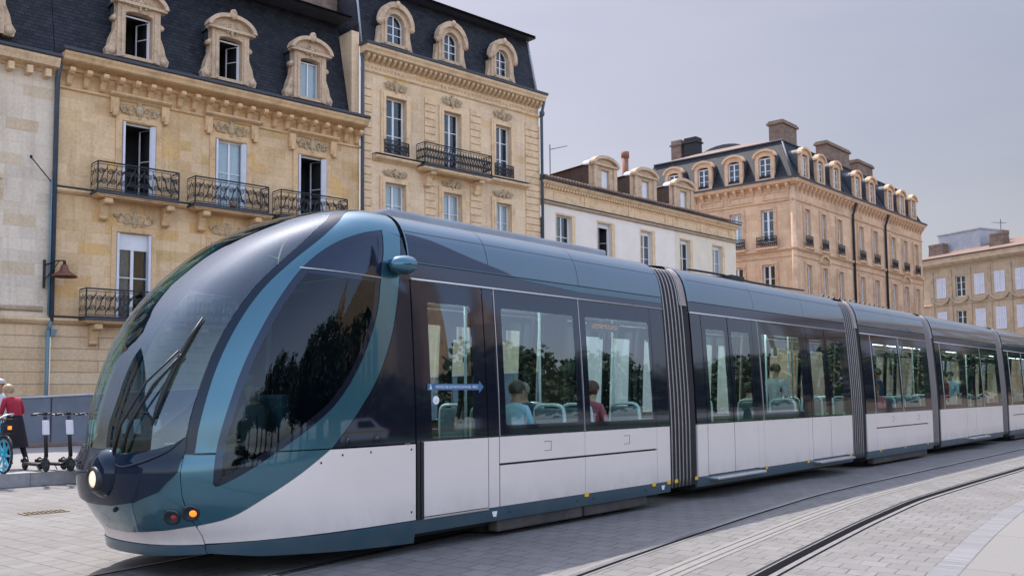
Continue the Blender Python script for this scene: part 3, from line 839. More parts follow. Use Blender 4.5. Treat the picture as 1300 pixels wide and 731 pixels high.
c2 = carriage(8.64, 15.02, [('solid', 8.66, 8.98), ('double', 8.98, 10.74), ('solid', 10.74, 10.95), ('win', 10.95, 12.80, (.13,.13,.12,.22)), ('solid', 12.80, 12.98), ('double', 12.98, 14.76), ('solid', 14.76, 15.0)], (10.9, 13.0), splits=(11.0, 12.75))
c3 = carriage(15.80, 20.38, [('solid', 15.82, 16.40), ('win', 16.40, 18.22, (.12,.08,.1,.2), 'split'), ('win', 18.22, 20.0, (.08,.12,.1,.2), 'split'), ('solid', 20.0, 20.36)], (18.1,), bogie=((16.3,20.0),), splits=(16.6, 18.22, 19.9))
c4 = carriage(21.02, 27.38, [('solid', 21.04, 21.45), ('win', 21.45, 23.2, (.1,.1,.1,.2)), ('solid', 23.2, 23.45), ('double', 23.45, 25.30), ('win', 25.30, 27.1, (.1,.1,.1,.2)), ('solid', 27.1, 27.36)], (23.3, 25.3), splits=(23.3, 25.4))
c5 = carriage(28.18, 33.0, [('solid', 28.2, 28.7), ('win', 28.7, 30.5, (.1,.1,.1,.2), 'split'), ('win', 30.5, 32.4, (.1,.1,.1,.2), 'split'), ('solid', 32.4, 32.98)], (30.5,), bogie=((29,32.6),))
c6 = carriage(33.7, 40.0, [('solid', 33.72, 34.2), ('double', 34.2, 36.0), ('win', 36.0, 38.0), ('double', 38.0, 39.7), ('solid', 39.7, 39.98)], (36,))
for s in (7.80, 8.01, 8.60, 14.86): ymark(tram, 1, s+.0)
# bellows
for a, b in ((7.88, 8.64), (15.02, 15.80), (20.38, 21.02), (27.38, 28.18), (33.0, 33.7)):
    zs = [.24,.35,.8,1.15,1.6,2.0,2.4,2.75,2.98,3.1,3.2,3.3,3.38,3.44]
    def prof(k): 
        p = [(tb(z)*k, z) for z in zs]+[(.55*k, 3.47)]
        return p+[(-y, z) for y, z in reversed(p)]
    nr = 6; L = (b-.14-a)/nr; mb = MB(); rows = []
    for i in range(nr):
        for t, k in ((.02,.95),(.25,.985),(.5,.995),(.75,.985),(.98,.95)):
            rows.append([(a+(i+t)*L, -y, z) for y, z in prof(k-.012)])
    rows.append([(b-.05, -y, z) for y, z in prof(.935)]); rows.append([(b-.015, -y, z) for y, z in prof(.992)])
    mb.grid(rows, 0, True); bel = mb.build('gangway_bellows', M['bell_dark'], tram)
    for i in range(nr):
        mb = MB(); mb.tube([(a+(i+.5)*L, -y, z) for y, z in prof(.988)], .0135, 6); mb.build('bellows_rib', M['bell_rib'], bel)
    mb = MB(); lz = [2.9,3.05,3.2,3.32,3.42,3.49]; p = [(tb(z)*.985, z+.01) for z in lz]; p = p+[(-y, z) for y, z in reversed(p)]
    loft(mb, b-.24, b-.02, p, 2); mb.build('bellows_cover', M['bell_lid'], bel)
    mb = MB(); mb.bbox(a+.05, a+.42, -.62, -.36, 3.44, 3.53, .02); mb.bbox(a+.2, a+.34, -.55, -.42, 3.5, 3.6, .02); mb.tube([(a-.05,-.8,3.47),(a+.12,-.66,3.56),(a+.4,-.5,3.58),(a+.6,-.5,3.50)], .012, 6)
    mb.build('roof_coupling', M['bell_lid'], bel)
# equipment on the roofs further back
mb = MB(); mb.tube([(9.9+i*1.2, -.45, 3.66+.02*sin(i*2)) for i in range(5)], .02, 6); mb.bbox(11.2,11.7,-.6,-.3,3.58,3.68,.02); mb.build('roof_cable', M['rubber'], tram)
mb = MB()
for i in range(14): mb.tube([(16+i*.32, -.2, 3.58), (16.1+i*.32, -.3, 3.70), (16.3+i*.32, -.2, 3.66)], .02, 5)
mb.build('roof_resistor', M['rubber'], tram)
mb = MB(); mb.tube([(21.6,-.3,3.55),(23.2,-.3,4.0),(21.9,-.3,4.35)], .025, 6); mb.tube([(21.6,.3,3.55),(23.2,.3,4.0),(21.9,.3,4.35)], .025, 6); mb.tube([(21.9,-.7,4.36),(21.9,.7,4.36)], .025, 6)
# interior fittings
def seat(s, y, face):
    mb = MB(); f = face
    mb.bbox(s-.22, s+.22, y-.22, y+.22, .80, .86, .02); mb.bbox(min(s-f*.24, s-f*.17), max(s-f*.24, s-f*.17), y-.22, y+.22, .84, 1.42, .03); mb.box(s-.05, s+.05, y-.05, y+.05, .40, .80)
    o = mb.build('seat', M['seat'], tram)
    mb = MB(); x = s-f*.205; mb.tube(smooth_curve([(x,y-.24,.95),(x,y-.24,1.30),(x,y-.19,1.44),(x,y,1.46),(x,y+.19,1.44),(x,y+.24,1.30),(x,y+.24,.95)], 3), .025, 6); mb.build('seat_rim', M['seat_rim'], o)
for s, f in ((4.55,1),(5.35,-1),(6.35,1),(7.1,-1),(17.0,1),(17.9,-1),(19.0,1),(19.8,-1),(11.5,1),(12.4,-1),(29.4,1),(31.2,-1),(22.2,1),(26.2,-1)):
    for y in (-.85, .85): seat(s, y, f)
for s, y in ((3.2,-.6),(3.75,.3),(4.15,-.7),(5.75,-.55),(7.4,-.6),(9.9,-.55),(10.6,.5),(12.7,-.5),(13.6,-.55),(16.2,.5),(18.3,-.5),(22.9,-.5),(24.4,.4),(26.5,-.5)):
    mb = MB(); mb.tube([(s,y,.4),(s,y,2.86)], .018, 8); mb.build('hand_pole', M['seat_rim'], tram)
# cab inside: desk, floor, seat, rear wall
mb = MB(); mb.box(1.3, 2.78, -1.0, 1.0, .25, .45); mb.box(.62, 1.3, -.75, .75, .25, .45); mb.build('cab_floor', M['chassis'], tram)
mb = MB(); mb.bbox(.42, .78, -.72, .72, .5, 1.08, .05); mb.bbox(.55, .95, .35, .80, .9, 1.2, .05); mb.build('driver_desk', M['chassis'], tram)
mb = MB(); mb.box(2.74, 2.79, -1.1, 1.1, .4, 2.9); mb.build('cab_wall', M['head'], tram)
mb = MB(); mb.bbox(1.45, 1.95, -.28, .28, .86, .98, .04); mb.bbox(1.86, 1.98, -.27, .27, .95, 1.62, .04); mb.box(1.6,1.8,-.1,.1,.4,.86); mb.build('driver_seat', M['seat'], tram)
mb = MB(); mb.box(1.75, 2.74, -.85, .85, 2.62, 2.66); mb.build('cab_ceiling', M['head'], tram)
# ------------------------------------------------------------------ ground
def cs(s):   # sideways bend of the tracks, s measured from the viewpoint along the tram direction
    return pch(s, [-40,-10,0,5.2,7.8,9.6,12.3,15,18,200], [14,3.4,1.9,1.15,.76,.53,.23,.03,0,0])
def gp(s, l, z=0.): return TT*s + TN*(l+cs(s)) + Vector((0,0,z))
def strip(name, mat, l0, l1, z, s0=-30, s1=110, nl=1, fn=None, step=None):
    fn = fn or (lambda s: 0)
    ss = []; s = s0
    while s < s1: ss.append(s); s += .35 if -2 < s < 34 else 2.
    ss.append(s1)
    vs = []; uv = []
    for s in ss:
        for i in range(nl+1):
            l = l0+(l1-l0)*i/nl
            vs.append(gp(s, l+fn(s), z)); uv.append((s, l))
    fs = [(i*(nl+1)+j, i*(nl+1)+j+1, (i+1)*(nl+1)+j+1, (i+1)*(nl+1)+j) for i in range(len(ss)-1) for j in range(nl)]
    me = D.meshes.new(name); me.from_pydata([tuple(v) for v in vs], [], [f[::-1] for f in fs])
    u = me.uv_layers.new(name='paving')
    for lp in me.loops: u.data[lp.index].uv = uv[lp.vertex_index]
    me.materials.append(mat)
    n = me.polygons[0].normal.z
    if n < 0: me.flip_normals()
    return link(name, me)

def paving(name, bw, bh, c_lo, c_hi, mortar, ms, swap=False, offs=.5, bump=.5, dirt=(.17,.15,.13), dirt_amt=.35, warp=.004):
    t = NT(name); uv = t.node('ShaderNodeUVMap').outputs[0]
    s = t.node('ShaderNodeSeparateXYZ'); t.link(uv, s.inputs[0])
    c = t.node('ShaderNodeCombineXYZ')
    nw = t.noise(6, 3, .6, uv)
    wob = t.math('MULTIPLY', t.math('SUBTRACT', nw.outputs[0], .5), warp*6)
    a, b = (s.outputs[0], s.outputs[1]) if swap else (s.outputs[1], s.outputs[0])
    t.link(t.math('ADD', a, wob), c.inputs[0]); t.link(t.math('ADD', b, wob), c.inputs[1])
    br = t.node('ShaderNodeTexBrick', offset=offs)
    br.inputs['Color1'].default_value = (0,0,0,1); br.inputs['Color2'].default_value = (1,1,1,1); br.inputs['Mortar'].default_value = (.5,.5,.5,1)
    br.inputs['Scale'].default_value = 1; br.inputs['Brick Width'].default_value = bw; br.inputs['Row Height'].default_value = bh
    br.inputs['Mortar Size'].default_value = ms; br.inputs['Mortar Smooth'].default_value = .35
    t.link(c.outputs[0], br.inputs['Vector'])
    base = t.ramp(br.outputs['Color'], [(0, c_lo), (1, c_hi)])
    n1 = t.noise(.7, 8, .66, uv)
    base = t.mix(t.math('MULTIPLY', t.ramp(n1.outputs[0], [(.42, 0.), (.72, 1.)]), dirt_amt), base, dirt)
    n4 = t.noise(3.1, 6, .7, uv)
    base = t.mix(t.math('MULTIPLY', t.ramp(n4.outputs[0], [(.56, 0.), (.70, 1.)]), dirt_amt*.7), base, tuple(c*.55 for c in dirt))
    n2 = t.noise(55, 5, .75, uv)
    base = t.mix(.45, base, t.ramp(n2.outputs[0], [(.3, .34), (.7, .66)]), 'OVERLAY')
    # joints filled unevenly: some almost vanish
    n3 = t.noise(2.3, 4, .6, uv)
    jf = t.math('MULTIPLY', br.outputs['Fac'], t.ramp(n3.outputs[0], [(.36, .25), (.6, 1.)]))
    base = t.mix(t.math('MULTIPLY', jf, .8), base, mortar)
    t.link(base, t.b.inputs['Base Color']); t.b.inputs['Roughness'].default_value = .82; t.b.inputs['Specular IOR Level'].default_value = .3
    h = t.math('MULTIPLY_ADD', jf, -1.2)
    t.link(t.math('ADD', t.math('MULTIPLY', n2.outputs[0], .25), t.math('MULTIPLY', br.outputs['Color'], .2)), h.node.inputs[2])
    t.bump(h, bump, .012)
    return t.mat
M['pave'] = paving('light_concrete_setts', .25, .26, (.148,.140,.135), (.177,.167,.161), (.050,.043,.038), .009, dirt=(.10,.088,.078), dirt_amt=.5)
M['pave_far'] = simple('square_paving', (.182,.173,.169), .85, var=.12, vscale=.5)
M['band'] = paving('granite_sett_band', .25, .12, (.155,.153,.158), (.193,.190,.197), (.075,.07,.07), .010, offs=0., dirt_amt=.15)
M['flag'] = paving('limestone_flagstones', 1.3, 2.3, (.158,.151,.141), (.18,.171,.16), (.085,.075,.065), .012, dirt_amt=.22, bump=.35)
M['rail_edge'] = simple('worn_concrete_rail_edge', (.155,.142,.137), .8, var=.2, vscale=6)
M['rail_edge_l'] = simple('pale_resin_strip', (.168,.158,.152), .7, var=.12, vscale=6)
M['steel'] = simple('polished_rail_steel', (.30,.28,.28), .35, .85, .15, 20)
M['groove'] = simple('dark_rail_groove', (.005,.005,.007), .9, spec=.05)
M['kerb'] = ashlar('granite_kerbstone', [(0,(.30,.29,.29)),(1,(.38,.37,.37))], (.08,.08,.08), 1.0, .6, .012, .2, (.14,.13,.12))
M['asphalt'] = simple('grey_ground', (.22,.21,.20), .9, var=.15, vscale=.2)

mb = MB(); mb.add([(-900,-900,-.03),(900,-900,-.03),(900,900,-.03),(-900,900,-.03)], [(0,1,2,3)]); tag(mb.build('ground', M['asphalt']), kind='structure')
tag(strip('tram_square', M['pave'], -26, -3.0, 0., nl=10), kind='structure')
tag(strip('paving_band', M['band'], -3.25, -3.0, .004, fn=lambda s: 0), kind='structure')
tag(strip('pavement', M['flag'], -3.0, 30, .002, nl=8), kind='structure')
OWN = lambda s: pch(s, [0,5,8,12,16,30,110], [-.05,-.03,.02,.25,.42,.62,.62])
def rail(l, z=.004, fn=None, inner=1, label=None):
    r = empty('tram_rail', label, 'rail', (0,0,0), 0, 'rails of the tram tracks')
    def st(n, m, a, b, zz):
        o = strip(n, m, a, b, zz, fn=fn); o.parent = r
    st('rail_bed', M['rail_edge'], l-.10, l+.10, z)
    st('rail_head', M['steel'], l-.038, l+.024 , z+.004)
    st('rail_groove', M['groove'], l+.024 if inner > 0 else l-.078, l+.066 if inner > 0 else l-.038, z+.004)
    return r
def power(l, fn=None, label=None):
    r = empty('power_strip', label, 'power strip', (0,0,0), 0)
    o = strip('strip_bed', M['rail_edge_l'], l-.13, l+.13, .004, fn=fn); o.parent = r
    for d in (-.055, .055):
        o = strip('strip_edge', M['steel'] if 0 else M['cast'], l+d-.006, l+d+.006, .008, fn=fn); o.parent = r
    return r
rail(-8.24, fn=OWN, inner=-1, label='steel rail under the near side of the tram, deep in its shadow')
rail(-9.74, fn=OWN, label='steel rail under the far side of the tram')
power(-8.99, fn=OWN, label='flat ground power strip between the rails under the tram')
rail(-5.92, label="pale grooved rail of the empty track along the edge of the tram's shadow")
r4 = rail(-4.45, inner=-1, label='dark grooved rail of the empty track curving beside the sett band')
o = strip('wide_groove', M['groove'], -4.505, -4.425, .0125); o.parent = r4
for a_ in (-4.58, -4.355): o = strip('joint', M['groove'], a_, a_+.016, .0085); o.parent = r4
power(-5.22, label='pale power strip in the middle of the empty curving track')
# white dashes of worn resin beside the left rail
for a, b in ((6.4, 8.2), (8.5, 9.3)):
    pass

# raised platform on the left behind the tram
mb = MB()
PD0 = Vector((-9.19,17.02,0)); pdir = Vector((.715,.70,0)).normalized(); pn = Vector((-pdir.y, pdir.x, 0))
ang = atan2(pdir.y, pdir.x)
mb.box(-40, 60, .30, 40, -.02, .25)
tag(mb.build('platform', M['pave_far'], None, PD0, (0,0,ang)), kind='structure')
mb = MB(); mb.bbox(-40, 60, 0, .298, -.02, .256, .012); tag(mb.build('kerb', M['kerb'], None, PD0, (0,0,ang)), kind='structure')

# ------------------------------------------------------------------ buildings
class Bld:
    def __init__(self, name, label, loc, rz, mats, xf=None):
        self.root = empty(name, label, 'building', loc, rz); self.xf = xf; self.m = mats
    def mb(self): return MB()
    def put(self, mb, name, mat, parent=None):
        if not isinstance(mat, (list, tuple)): mat = [mat, M['grime']]
        if self.xf: mb.v = [self.xf(*p) for p in mb.v]
        return mb.build(name, mat, parent or self.root)
    def facade(self, x0, x1, z0, z1, holes, mat, y=0., depth=.28, name='wall', room=1.4):
        mb = MB(); xs = sorted(set([x0, x1]+[h[0] for h in holes]+[h[1] for h in holes])); zs = sorted(set([z0, z1]+[h[2] for h in holes]+[h[3] for h in holes]))
        for a, b in zip(xs, xs[1:]):
            for c, d in zip(zs, zs[1:]):
                if any(h[0] <= (a+b)/2 <= h[1] and h[2] <= (c+d)/2 <= h[3] for h in holes): continue
                mb.quad((a,y,c),(b,y,c),(b,y,d),(a,y,d))
        for h in holes:
            a, b, c, d = h[:4]; e = y+depth
            mb.quad((a,y,c),(a,y,d),(a,e,d),(a,e,c)); mb.quad((b,y,c),(b,e,c),(b,e,d),(b,y,d))
            mb.quad((a,y,d),(b,y,d),(b,e,d),(a,e,d)); mb.quad((a,y,c),(a,e,c),(b,e,c),(b,y,c))
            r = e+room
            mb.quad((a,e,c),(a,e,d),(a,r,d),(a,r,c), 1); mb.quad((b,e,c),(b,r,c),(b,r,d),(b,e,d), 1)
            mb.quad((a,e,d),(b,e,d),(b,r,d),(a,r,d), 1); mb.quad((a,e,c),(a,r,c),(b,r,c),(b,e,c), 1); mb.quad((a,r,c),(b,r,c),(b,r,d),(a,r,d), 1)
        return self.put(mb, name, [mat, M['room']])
    def window(self, x0, x1, z0, z1, y=.17, bars=(.5,), mull=True, curtain=None, arch=False, fw=.07, opened=False, blind=0, parent=None, name='window', shut=None):
        h = z1-z0; mb = MB(); e = .05
        cx = (x0+x1)/2
        if arch:
            R = (x1-x0)/2; zs = z1-R
            outer = [(x0,z0),(x1,z0)]+arc(cx, zs, R, R, 0, pi, 14); inner = [(x0+fw,z0+fw),(x1-fw,z0+fw)]+arc(cx, zs, R-fw, R-fw, 0, pi, 14)
        else:
            outer = rect(x0, x1, z0, z1); inner = rect(x0+fw, x1-fw, z0+fw, z1-fw)
        mb.slab(outer, y, y+e, [inner])
        if not opened:
            if mull: mb.box(cx-fw*.62, cx+fw*.62, y-.012, y+e, z0+fw*.9, z1-fw*.9)
            for f in bars: mb.box(x0+fw*.9, x1-fw*.9, y+.006, y+e-.004, z0+h*f-.02, z0+h*f+.02)
        if blind: mb.box(x0+.02, x1-.02, y-.02, y+e, z1-blind, z1-.01)
        o = self.put(mb, name, M['frame'], parent)
        if not opened:
            p = MB(); p.slab(inner if not arch else inner, y+.022, y+.026); self.put(p, 'pane', M['pane'], o)
        if curtain:
            c = MB(); n = 10; rows = []
            for zz in (z0+.03, z1-.05):
                rows.append([(x0+.03+(x1-x0-.06)*i/40, y+.075+.018*sin(i*1.9)+.008*sin(i*.7), zz) for i in range(41)])
            if curtain == 'half':
                rows = [[p for p in r if p[0] < cx-.05*(x1-x0)] for r in rows]
            c.grid(rows, 0, True); self.put(c, 'curtain', M['curtain_d'] if curtain in ('half','dark') else M['curtain'], o)
        if opened:
            p = MB()   # one leaf swung inwards
            for (xa, xb, sg) in ((x1-.06, x1-.30, 1),):
                p.tube([(xa,y+.05,z0+.05),(xb,y+.55,z0+.05),(xb,y+.55,z1-.1),(xa,y+.05,z1-.1)], .03, 4, closed=True)
                p.tube([(xa,y+.05,(z0*.45+z1*.55)),(xb,y+.55,(z0*.45+z1*.55))], .02, 4)
            self.put(p, 'open_leaf', M['frame'], o)
        if shut:
            p = MB(); p.box(x0-.0, x0+.075, -.10, y, z0+.05, z1-.02)
            p.slab([(x1-.30, z0+.05),(x1-.0,z0+.05),(x1-.0,z1-.02),(x1-.30,z1-.02)], 0, .035, map=lambda x,yy,z: (x1-(x1-x)*.55, yy+(x1-x)*.5-.09, z))
            for i in range(3):
                za = z0+.2+i*(h-.25)/3
                p.slab([(x1-.25, za),(x1-.05,za),(x1-.05,za+(h-.25)/3-.15),(x1-.25,za+(h-.25)/3-.15)], -.012, 0, map=lambda x,yy,z: (x1-(x1-x)*.55, yy+(x1-x)*.5-.09, z))
            self.put(p, 'shutter', M['shutter'], o)
        return o
    def repeat(self, mb, name, mat, offs):
        o = self.put(mb, name, mat)
        for k, d in enumerate(offs):
            q = o if k == 0 else o.copy()
            if k: COL.objects.link(q)
            q.location = (0, d, 0) if self.xf else (d, 0, 0)
    def mould(self, x0, x1, z, prof, mat, name='cornice', parent=None, ends=True):
        """horizontal moulding: prof = list of (out, dz)"""
        mb = MB(); P = [(0.02, prof[0][1])]+[(-o, dz) for o, dz in prof]+[(.02, prof[-1][1])]
        rows = [[(x, p[0], z+p[1]) for p in P] for x in (x0, x1)]
        mb.grid(rows, 0, False)
        if ends:
            for x in (x0, x1): mb.add([(x, p[0], z+p[1]) for p in P], [tuple(range(len(P)))])
        return self.put(mb, name, mat, parent)
def carving(mb, cx, cz, w, h, y=0., seed=0, d=.07, mi=1):
    """cartouche with scrolled leaves either side"""
    r = random.Random(seed)
    mb.blob((cx, y, cz), (w*.10, d*1.4, h*.40), 6, mi); mb.blob((cx, y-d*.6, cz+h*.05), (w*.055, d, h*.2), 5, mi)
    mb.blob((cx, y, cz+h*.42), (w*.07, d, h*.12), 5, mi); mb.blob((cx, y, cz-h*.42), (w*.05, d*.8, h*.14), 5, mi)
    for s in (1, -1):
        for (a, b, rr) in ((.17,.08,.17),(.30,-.08,.14),(.42,.02,.10),(.20,-.22,.10),(.34,.2,.08)):
            p = spiral(cx+s*w*a, cz+h*b, w*rr*.62, w*.015, r.uniform(0, 6), r.uniform(0, 6)+s*8, 14)
            mb.tube([(x, y-d*.3, z) for x, z in p], [d*.42*(1-.5*i/14) for i in range(15)], 5, mi)
        for k in range(5):
            a = .12+.09*k; mb.blob((cx+s*w*a, y, cz+h*(.25-.5*(k%2))*(1-a)), (w*.045, d*.6, h*.13), 4, mi, M=Matrix.Rotation(r.uniform(-.8,.8), 3, 'Y'))
def ironwork(x0, x1, z0, z1, y, n=5, r=.021, dense=False, seed=0):
    mb = MB(); h = z1-z0
    for zz, rr in ((z1, .034), (z1-.09, .016), (z0+.08, .016), (z0+.01, .03)): mb.tube([(x0,y,zz),(x1,y,zz)], rr, 4)
    for x in (x0, x1): mb.tube([(x,y,z0-.01),(x,y,z1)], .03, 4)
    k = max(1, round((x1-x0)/(.34 if not dense else .17)))
    w = (x1-x0)/k; zc = (z0+z1)/2
    for i in range(k):
        cx = x0+(i+.5)*w; s = 1 if i < k/2 else -1
        if i > 0: mb.tube([(x0+i*w,y,z0+.08),(x0+i*w,y,z1-.09)], .014, 4)
        for (dx, dz, R, a0, a1) in ((-.06,.16,.15,pi*.2,pi*3.2),(.07,-.16,.15,pi*1.2,pi*4.2),(.10,.19,.08,-pi*.5,-pi*3),(-.10,-.20,.08,pi*.5,-pi*2)):
            k2 = h/1.0
            p = spiral(cx+s*dx*w/.42, zc+dz*k2, R*w/.42*.9, .015, a0, a1, 13)
            mb.tube([(xx if s > 0 else xx, y, zz) for xx, zz in p], r, 4, caps=False)
        mb.tube(smooth_curve([(cx-s*.19*w/.42,y,zc-.30*h),(cx-s*.04,y,zc-.12*h),(cx+s*.04,y,zc+.12*h),(cx+s*.19*w/.42,y,zc+.30*h)], 4), r*1.1, 4, caps=False)
    return mb
def balcony(B, x0, x1, z, depth, zr, corb, mat, seed=0, slab_h=.13, n=5, dense=False):
    mb = MB(); mb.bbox(x0-.06, x1+.06, -depth, .02, z-.085, z, .02, 2); mb.bbox(x0-.02, x1+.02, -depth+.05, .02, z-slab_h, z-.08, .02); mb.bbox(x0+.04, x1-.04, -depth+.12, .02, z-slab_h-.05, z-slab_h+.01, .02)
    o = B.put(mb, 'balcony', [mat, M['grime'], M['zinc']])
    g = ironwork(x0, x1, z+.03, zr, -depth+.06, n, dense=dense)
    for x in (x0, x1):
        t = ironwork(.0, depth-.1, z+.03, zr, 0, 2, dense=dense)
        g.add([(x, -depth+.06+p[0], p[2]) for p in t.v], t.f)
    B.put(g, 'railing', M['iron'], o)
    for x in corb:
        c = MB()
        pr = [(-depth*.85, z-slab_h-.08), (-depth*.85, z-.30), (-depth*.70, z-.38), (-depth*.45, z-.45), (-.30, z-.62), (-.22, z-.80), (-.10, z-.95), (.02, z-1.0), (.02, z-slab_h-.08)]
        c.slab(pr, x-.13, x+.13, map=lambda a, yy, b: (yy, a, b))
        c.tube([(x-.15, -.16, z-.85), (x+.15, -.16, z-.85)], .08, 10); c.tube([(x-.15, -depth*.78, z-.34), (x+.15, -depth*.78, z-.34)], .07, 10)
        B.put(c, 'corbel', mat, o)
    return o

P0 = Vector((-16.27, 33.0, 0)); RA = radians(90-47.0)
DA = Vector((sin(radians(47)), cos(radians(47)), 0))
# ---------------- building with the three ornate balconies
A = Bld('town_house', 'ochre stone town house with scrolled dormers and three black balconies in a row', P0, RA, None)
wA2 = [(2.40,3.62,9.03,11.93), (6.08,7.38,9.03,11.93), (9.82,11.16,9.03,11.93)]
wA1 = [(2.27,3.54,4.40,7.73), (5.95,7.25,4.40,7.73), (9.75,11.05,4.40,7.73)]
A.facade(.06, 12.93, 4.40, 13.85, wA2+wA1, M['stone_a'])
A.facade(.06, 12.93, 0, 4.40, [(2.4,3.4,0.3,3.2),(6.0,7.3,.3,3.3),(9.7,11,.3,3.2)], M['stone_a_low'])
for h in ((2.4,3.4,0.3,3.2),(6.0,7.3,.3,3.3),(9.7,11,.3,3.2)): A.window(*h, curtain='full')
A.window(*wA2[0], opened=True, shut=True); A.window(*wA2[1], curtain='full', shut=True, bars=(.55,)); A.window(*wA2[2], opened=True, shut=True)
A.window(*wA1[0], blind=.62, bars=(.5,), curtain='half', shut=None, fw=.09); A.window(*wA1[1], curtain='full', shut=True); A.window(*wA1[2], curtain='full')
sh = MB(); sh.box(2.27, 2.36, -.06, .17, 4.45, 7.70); sh.box(3.45, 3.54, -.06, .17, 4.45, 7.70); A.put(sh, 'shutter', M['shutter'])
# mouldings
A.mould(.06, 12.93, 13.38, [(.06,0),(.10,.02),(.16,.12),(.62,.20),(.70,.24),(.74,.34),(.80,.42),(.80,.50)], M['trim_a'])
A.mould(.0, 12.95, 13.88, [(.82,0),(.88,.03),(.88,.13),(.74,.15)], M['zinc'], 'gutter')
A.mould(.06, 12.93, 12.70, [(.05,0),(.09,.03),(.09,.08),(.04,.11)], M['trim_a'], 'frieze_moulding')
bk = MB()
for x in (.42,):
    bk.slab([(0,13.40),(-.55,13.40),(-.56,13.28),(-.46,13.20),(-.30,13.16),(-.22,13.05),(-.16,12.92),(-.08,12.86),(0,12.86)], x-.09, x+.09, map=lambda a, yy, b: (yy, a, b))
A.repeat(bk, 'cornice_bracket', M['trim_a'], [i*.585 for i in range(22)])
A.mould(.06, 12.93, 8.90, [(.05,0),(.12,.05),(.16,.10),(.16,.18),(.02,.22)], M['trim_a'], 'string_course')
A.mould(.06, 12.93, 4.22, [(.05,0),(.10,.05),(.18,.12),(.18,.20),(.02,.26)], M['trim_a'], 'string_course')
for i, (a, b, c, d) in enumerate(wA2):
    s = MB(); s.slab([(a-.26,c),(a-.03,c),(a-.03,d+.03),(b+.03,d+.03),(b+.03,c),(b+.26,c),(b+.26,d+.25),(a-.26,d+.25)], -.05, .01)
    s.slab(rect(a-.5, a-.2, 12.15, 12.74), -.16, .01); s.slab(rect(b+.2, b+.5, 12.15, 12.74), -.16, .01)
    s.slab(rect(a-.44, a-.28, 12.05, 12.35), -.22, .01); s.slab(rect(b+.28, b+.44, 12.05, 12.35), -.22, .01)
    carving(s, (a+b)/2, 12.40, 1.5, .62, -.04, i)
    A.put(s, 'window_surround', M['trim_a'])
    A.mould(a-.55, b+.55, 12.74, [(.10,0),(.14,.03),(.26,.08),(.30,.12),(.30,.18),(.05,.2)], M['trim_a'], 'lintel_cornice')
for i, (a, b, c, d) in enumerate(wA1):
    s = MB(); s.slab([(a-.2,c),(a-.02,c),(a-.02,d+.02),(b+.02,d+.02),(b+.02,c),(b+.2,c),(b+.2,d+.22),(a-.2,d+.22)], -.04, .01)
    carving(s, (a+b)/2, 8.25, 1.5, .6, -.02, 10+i)
    s.slab(arc((a+b)/2, 8.1, .62, .42, 0, pi, 12), -.05, .01)
    A.put(s, 'window_surround', M['trim_a'])
balcony(A, 1.28, 4.27, 9.03, .82, 10.10, (1.72, 4.02), M['trim_a']); b2 = balcony(A, 4.92, 8.03, 9.03, .82, 10.10, (5.45, 7.65), M['trim_a']); balcony(A, 8.60, 11.80, 9.03, .82, 10.10, (9.1, 11.4), M['trim_a'])
balcony(A, .98, 4.30, 4.44, .82, 5.48, (1.45, 4.0), M['trim_a']); balcony(A, 5.0, 8.1, 4.44, .82, 5.48, (5.45, 7.65), M['trim_a']); balcony(A, 8.6, 11.8, 4.44, .82, 5.48, (9.1, 11.4), M['trim_a'])
for z_ in (9.115, 4.475): A.mould(.06, 12.93, z_, [(.175,0),(.18,.01),(.18,.035),(.02,.05)], M['zinc'], 'flashing')
# mansard
def mansard(B, x0, x1, z0, z1, y0, y1, back=8, mat='slate', hip=.0, holes=()):
    """slate slope leaning back; openings for the dormers are real"""
    mb = MB(); xs = sorted(set([x0, x1]+[h[0] for h in holes]+[h[1] for h in holes])); zs = sorted(set([z0, z1]+[h[2] for h in holes]+[h[3] for h in holes]))
    Y = lambda z: y0+(y1-y0)*(z-z0)/(z1-z0)
    X = lambda x, z: x-hip*(z-z0)/(z1-z0) if x == x1 else x
    for a, b in zip(xs, xs[1:]):
        for c, d in zip(zs, zs[1:]):
            if any(h[0] <= (a+b)/2 <= h[1] and h[2] <= (c+d)/2 <= h[3] for h in holes): continue
            mb.quad((X(a,c),Y(c),c),(X(b,c),Y(c),c),(X(b,d),Y(d),d),(X(a,d),Y(d),d))
    mb.quad((x1,y0,z0),(x1,back,z0),(X(x1,z1),back,z1),(X(x1,z1),y1,z1)); mb.quad((x0,y0,z0),(x0,back,z0),(x0,back,z1),(x0,y1,z1))
    return B.put(mb, 'roof', M[mat])
mA = [(2.3,3.5,14.35,16.1),(6.05,7.2,14.35,16.1),(9.75,10.9,14.35,16.1)]
rA = mansard(A, .0, 12.52, 14.0, 18.75, .15, 1.25, holes=mA)
mb = MB(); mb.quad((-.2,1.05,18.74),(12.6,1.05,18.74),(12.6,7,20.4),(-.2,7,20.4)); mb.quad((-.2,1.05,18.70),(12.6,1.05,18.70),(12.6,1.05,18.80),(-.2,1.05,18.80)); A.put(mb, 'tile_cap', M['tile'])
A.mould(0, 12.55, 18.62, [(-1.1,0),(-1.06,.05),(-1.06,.12)], M['zinc'], 'ridge_flashing')
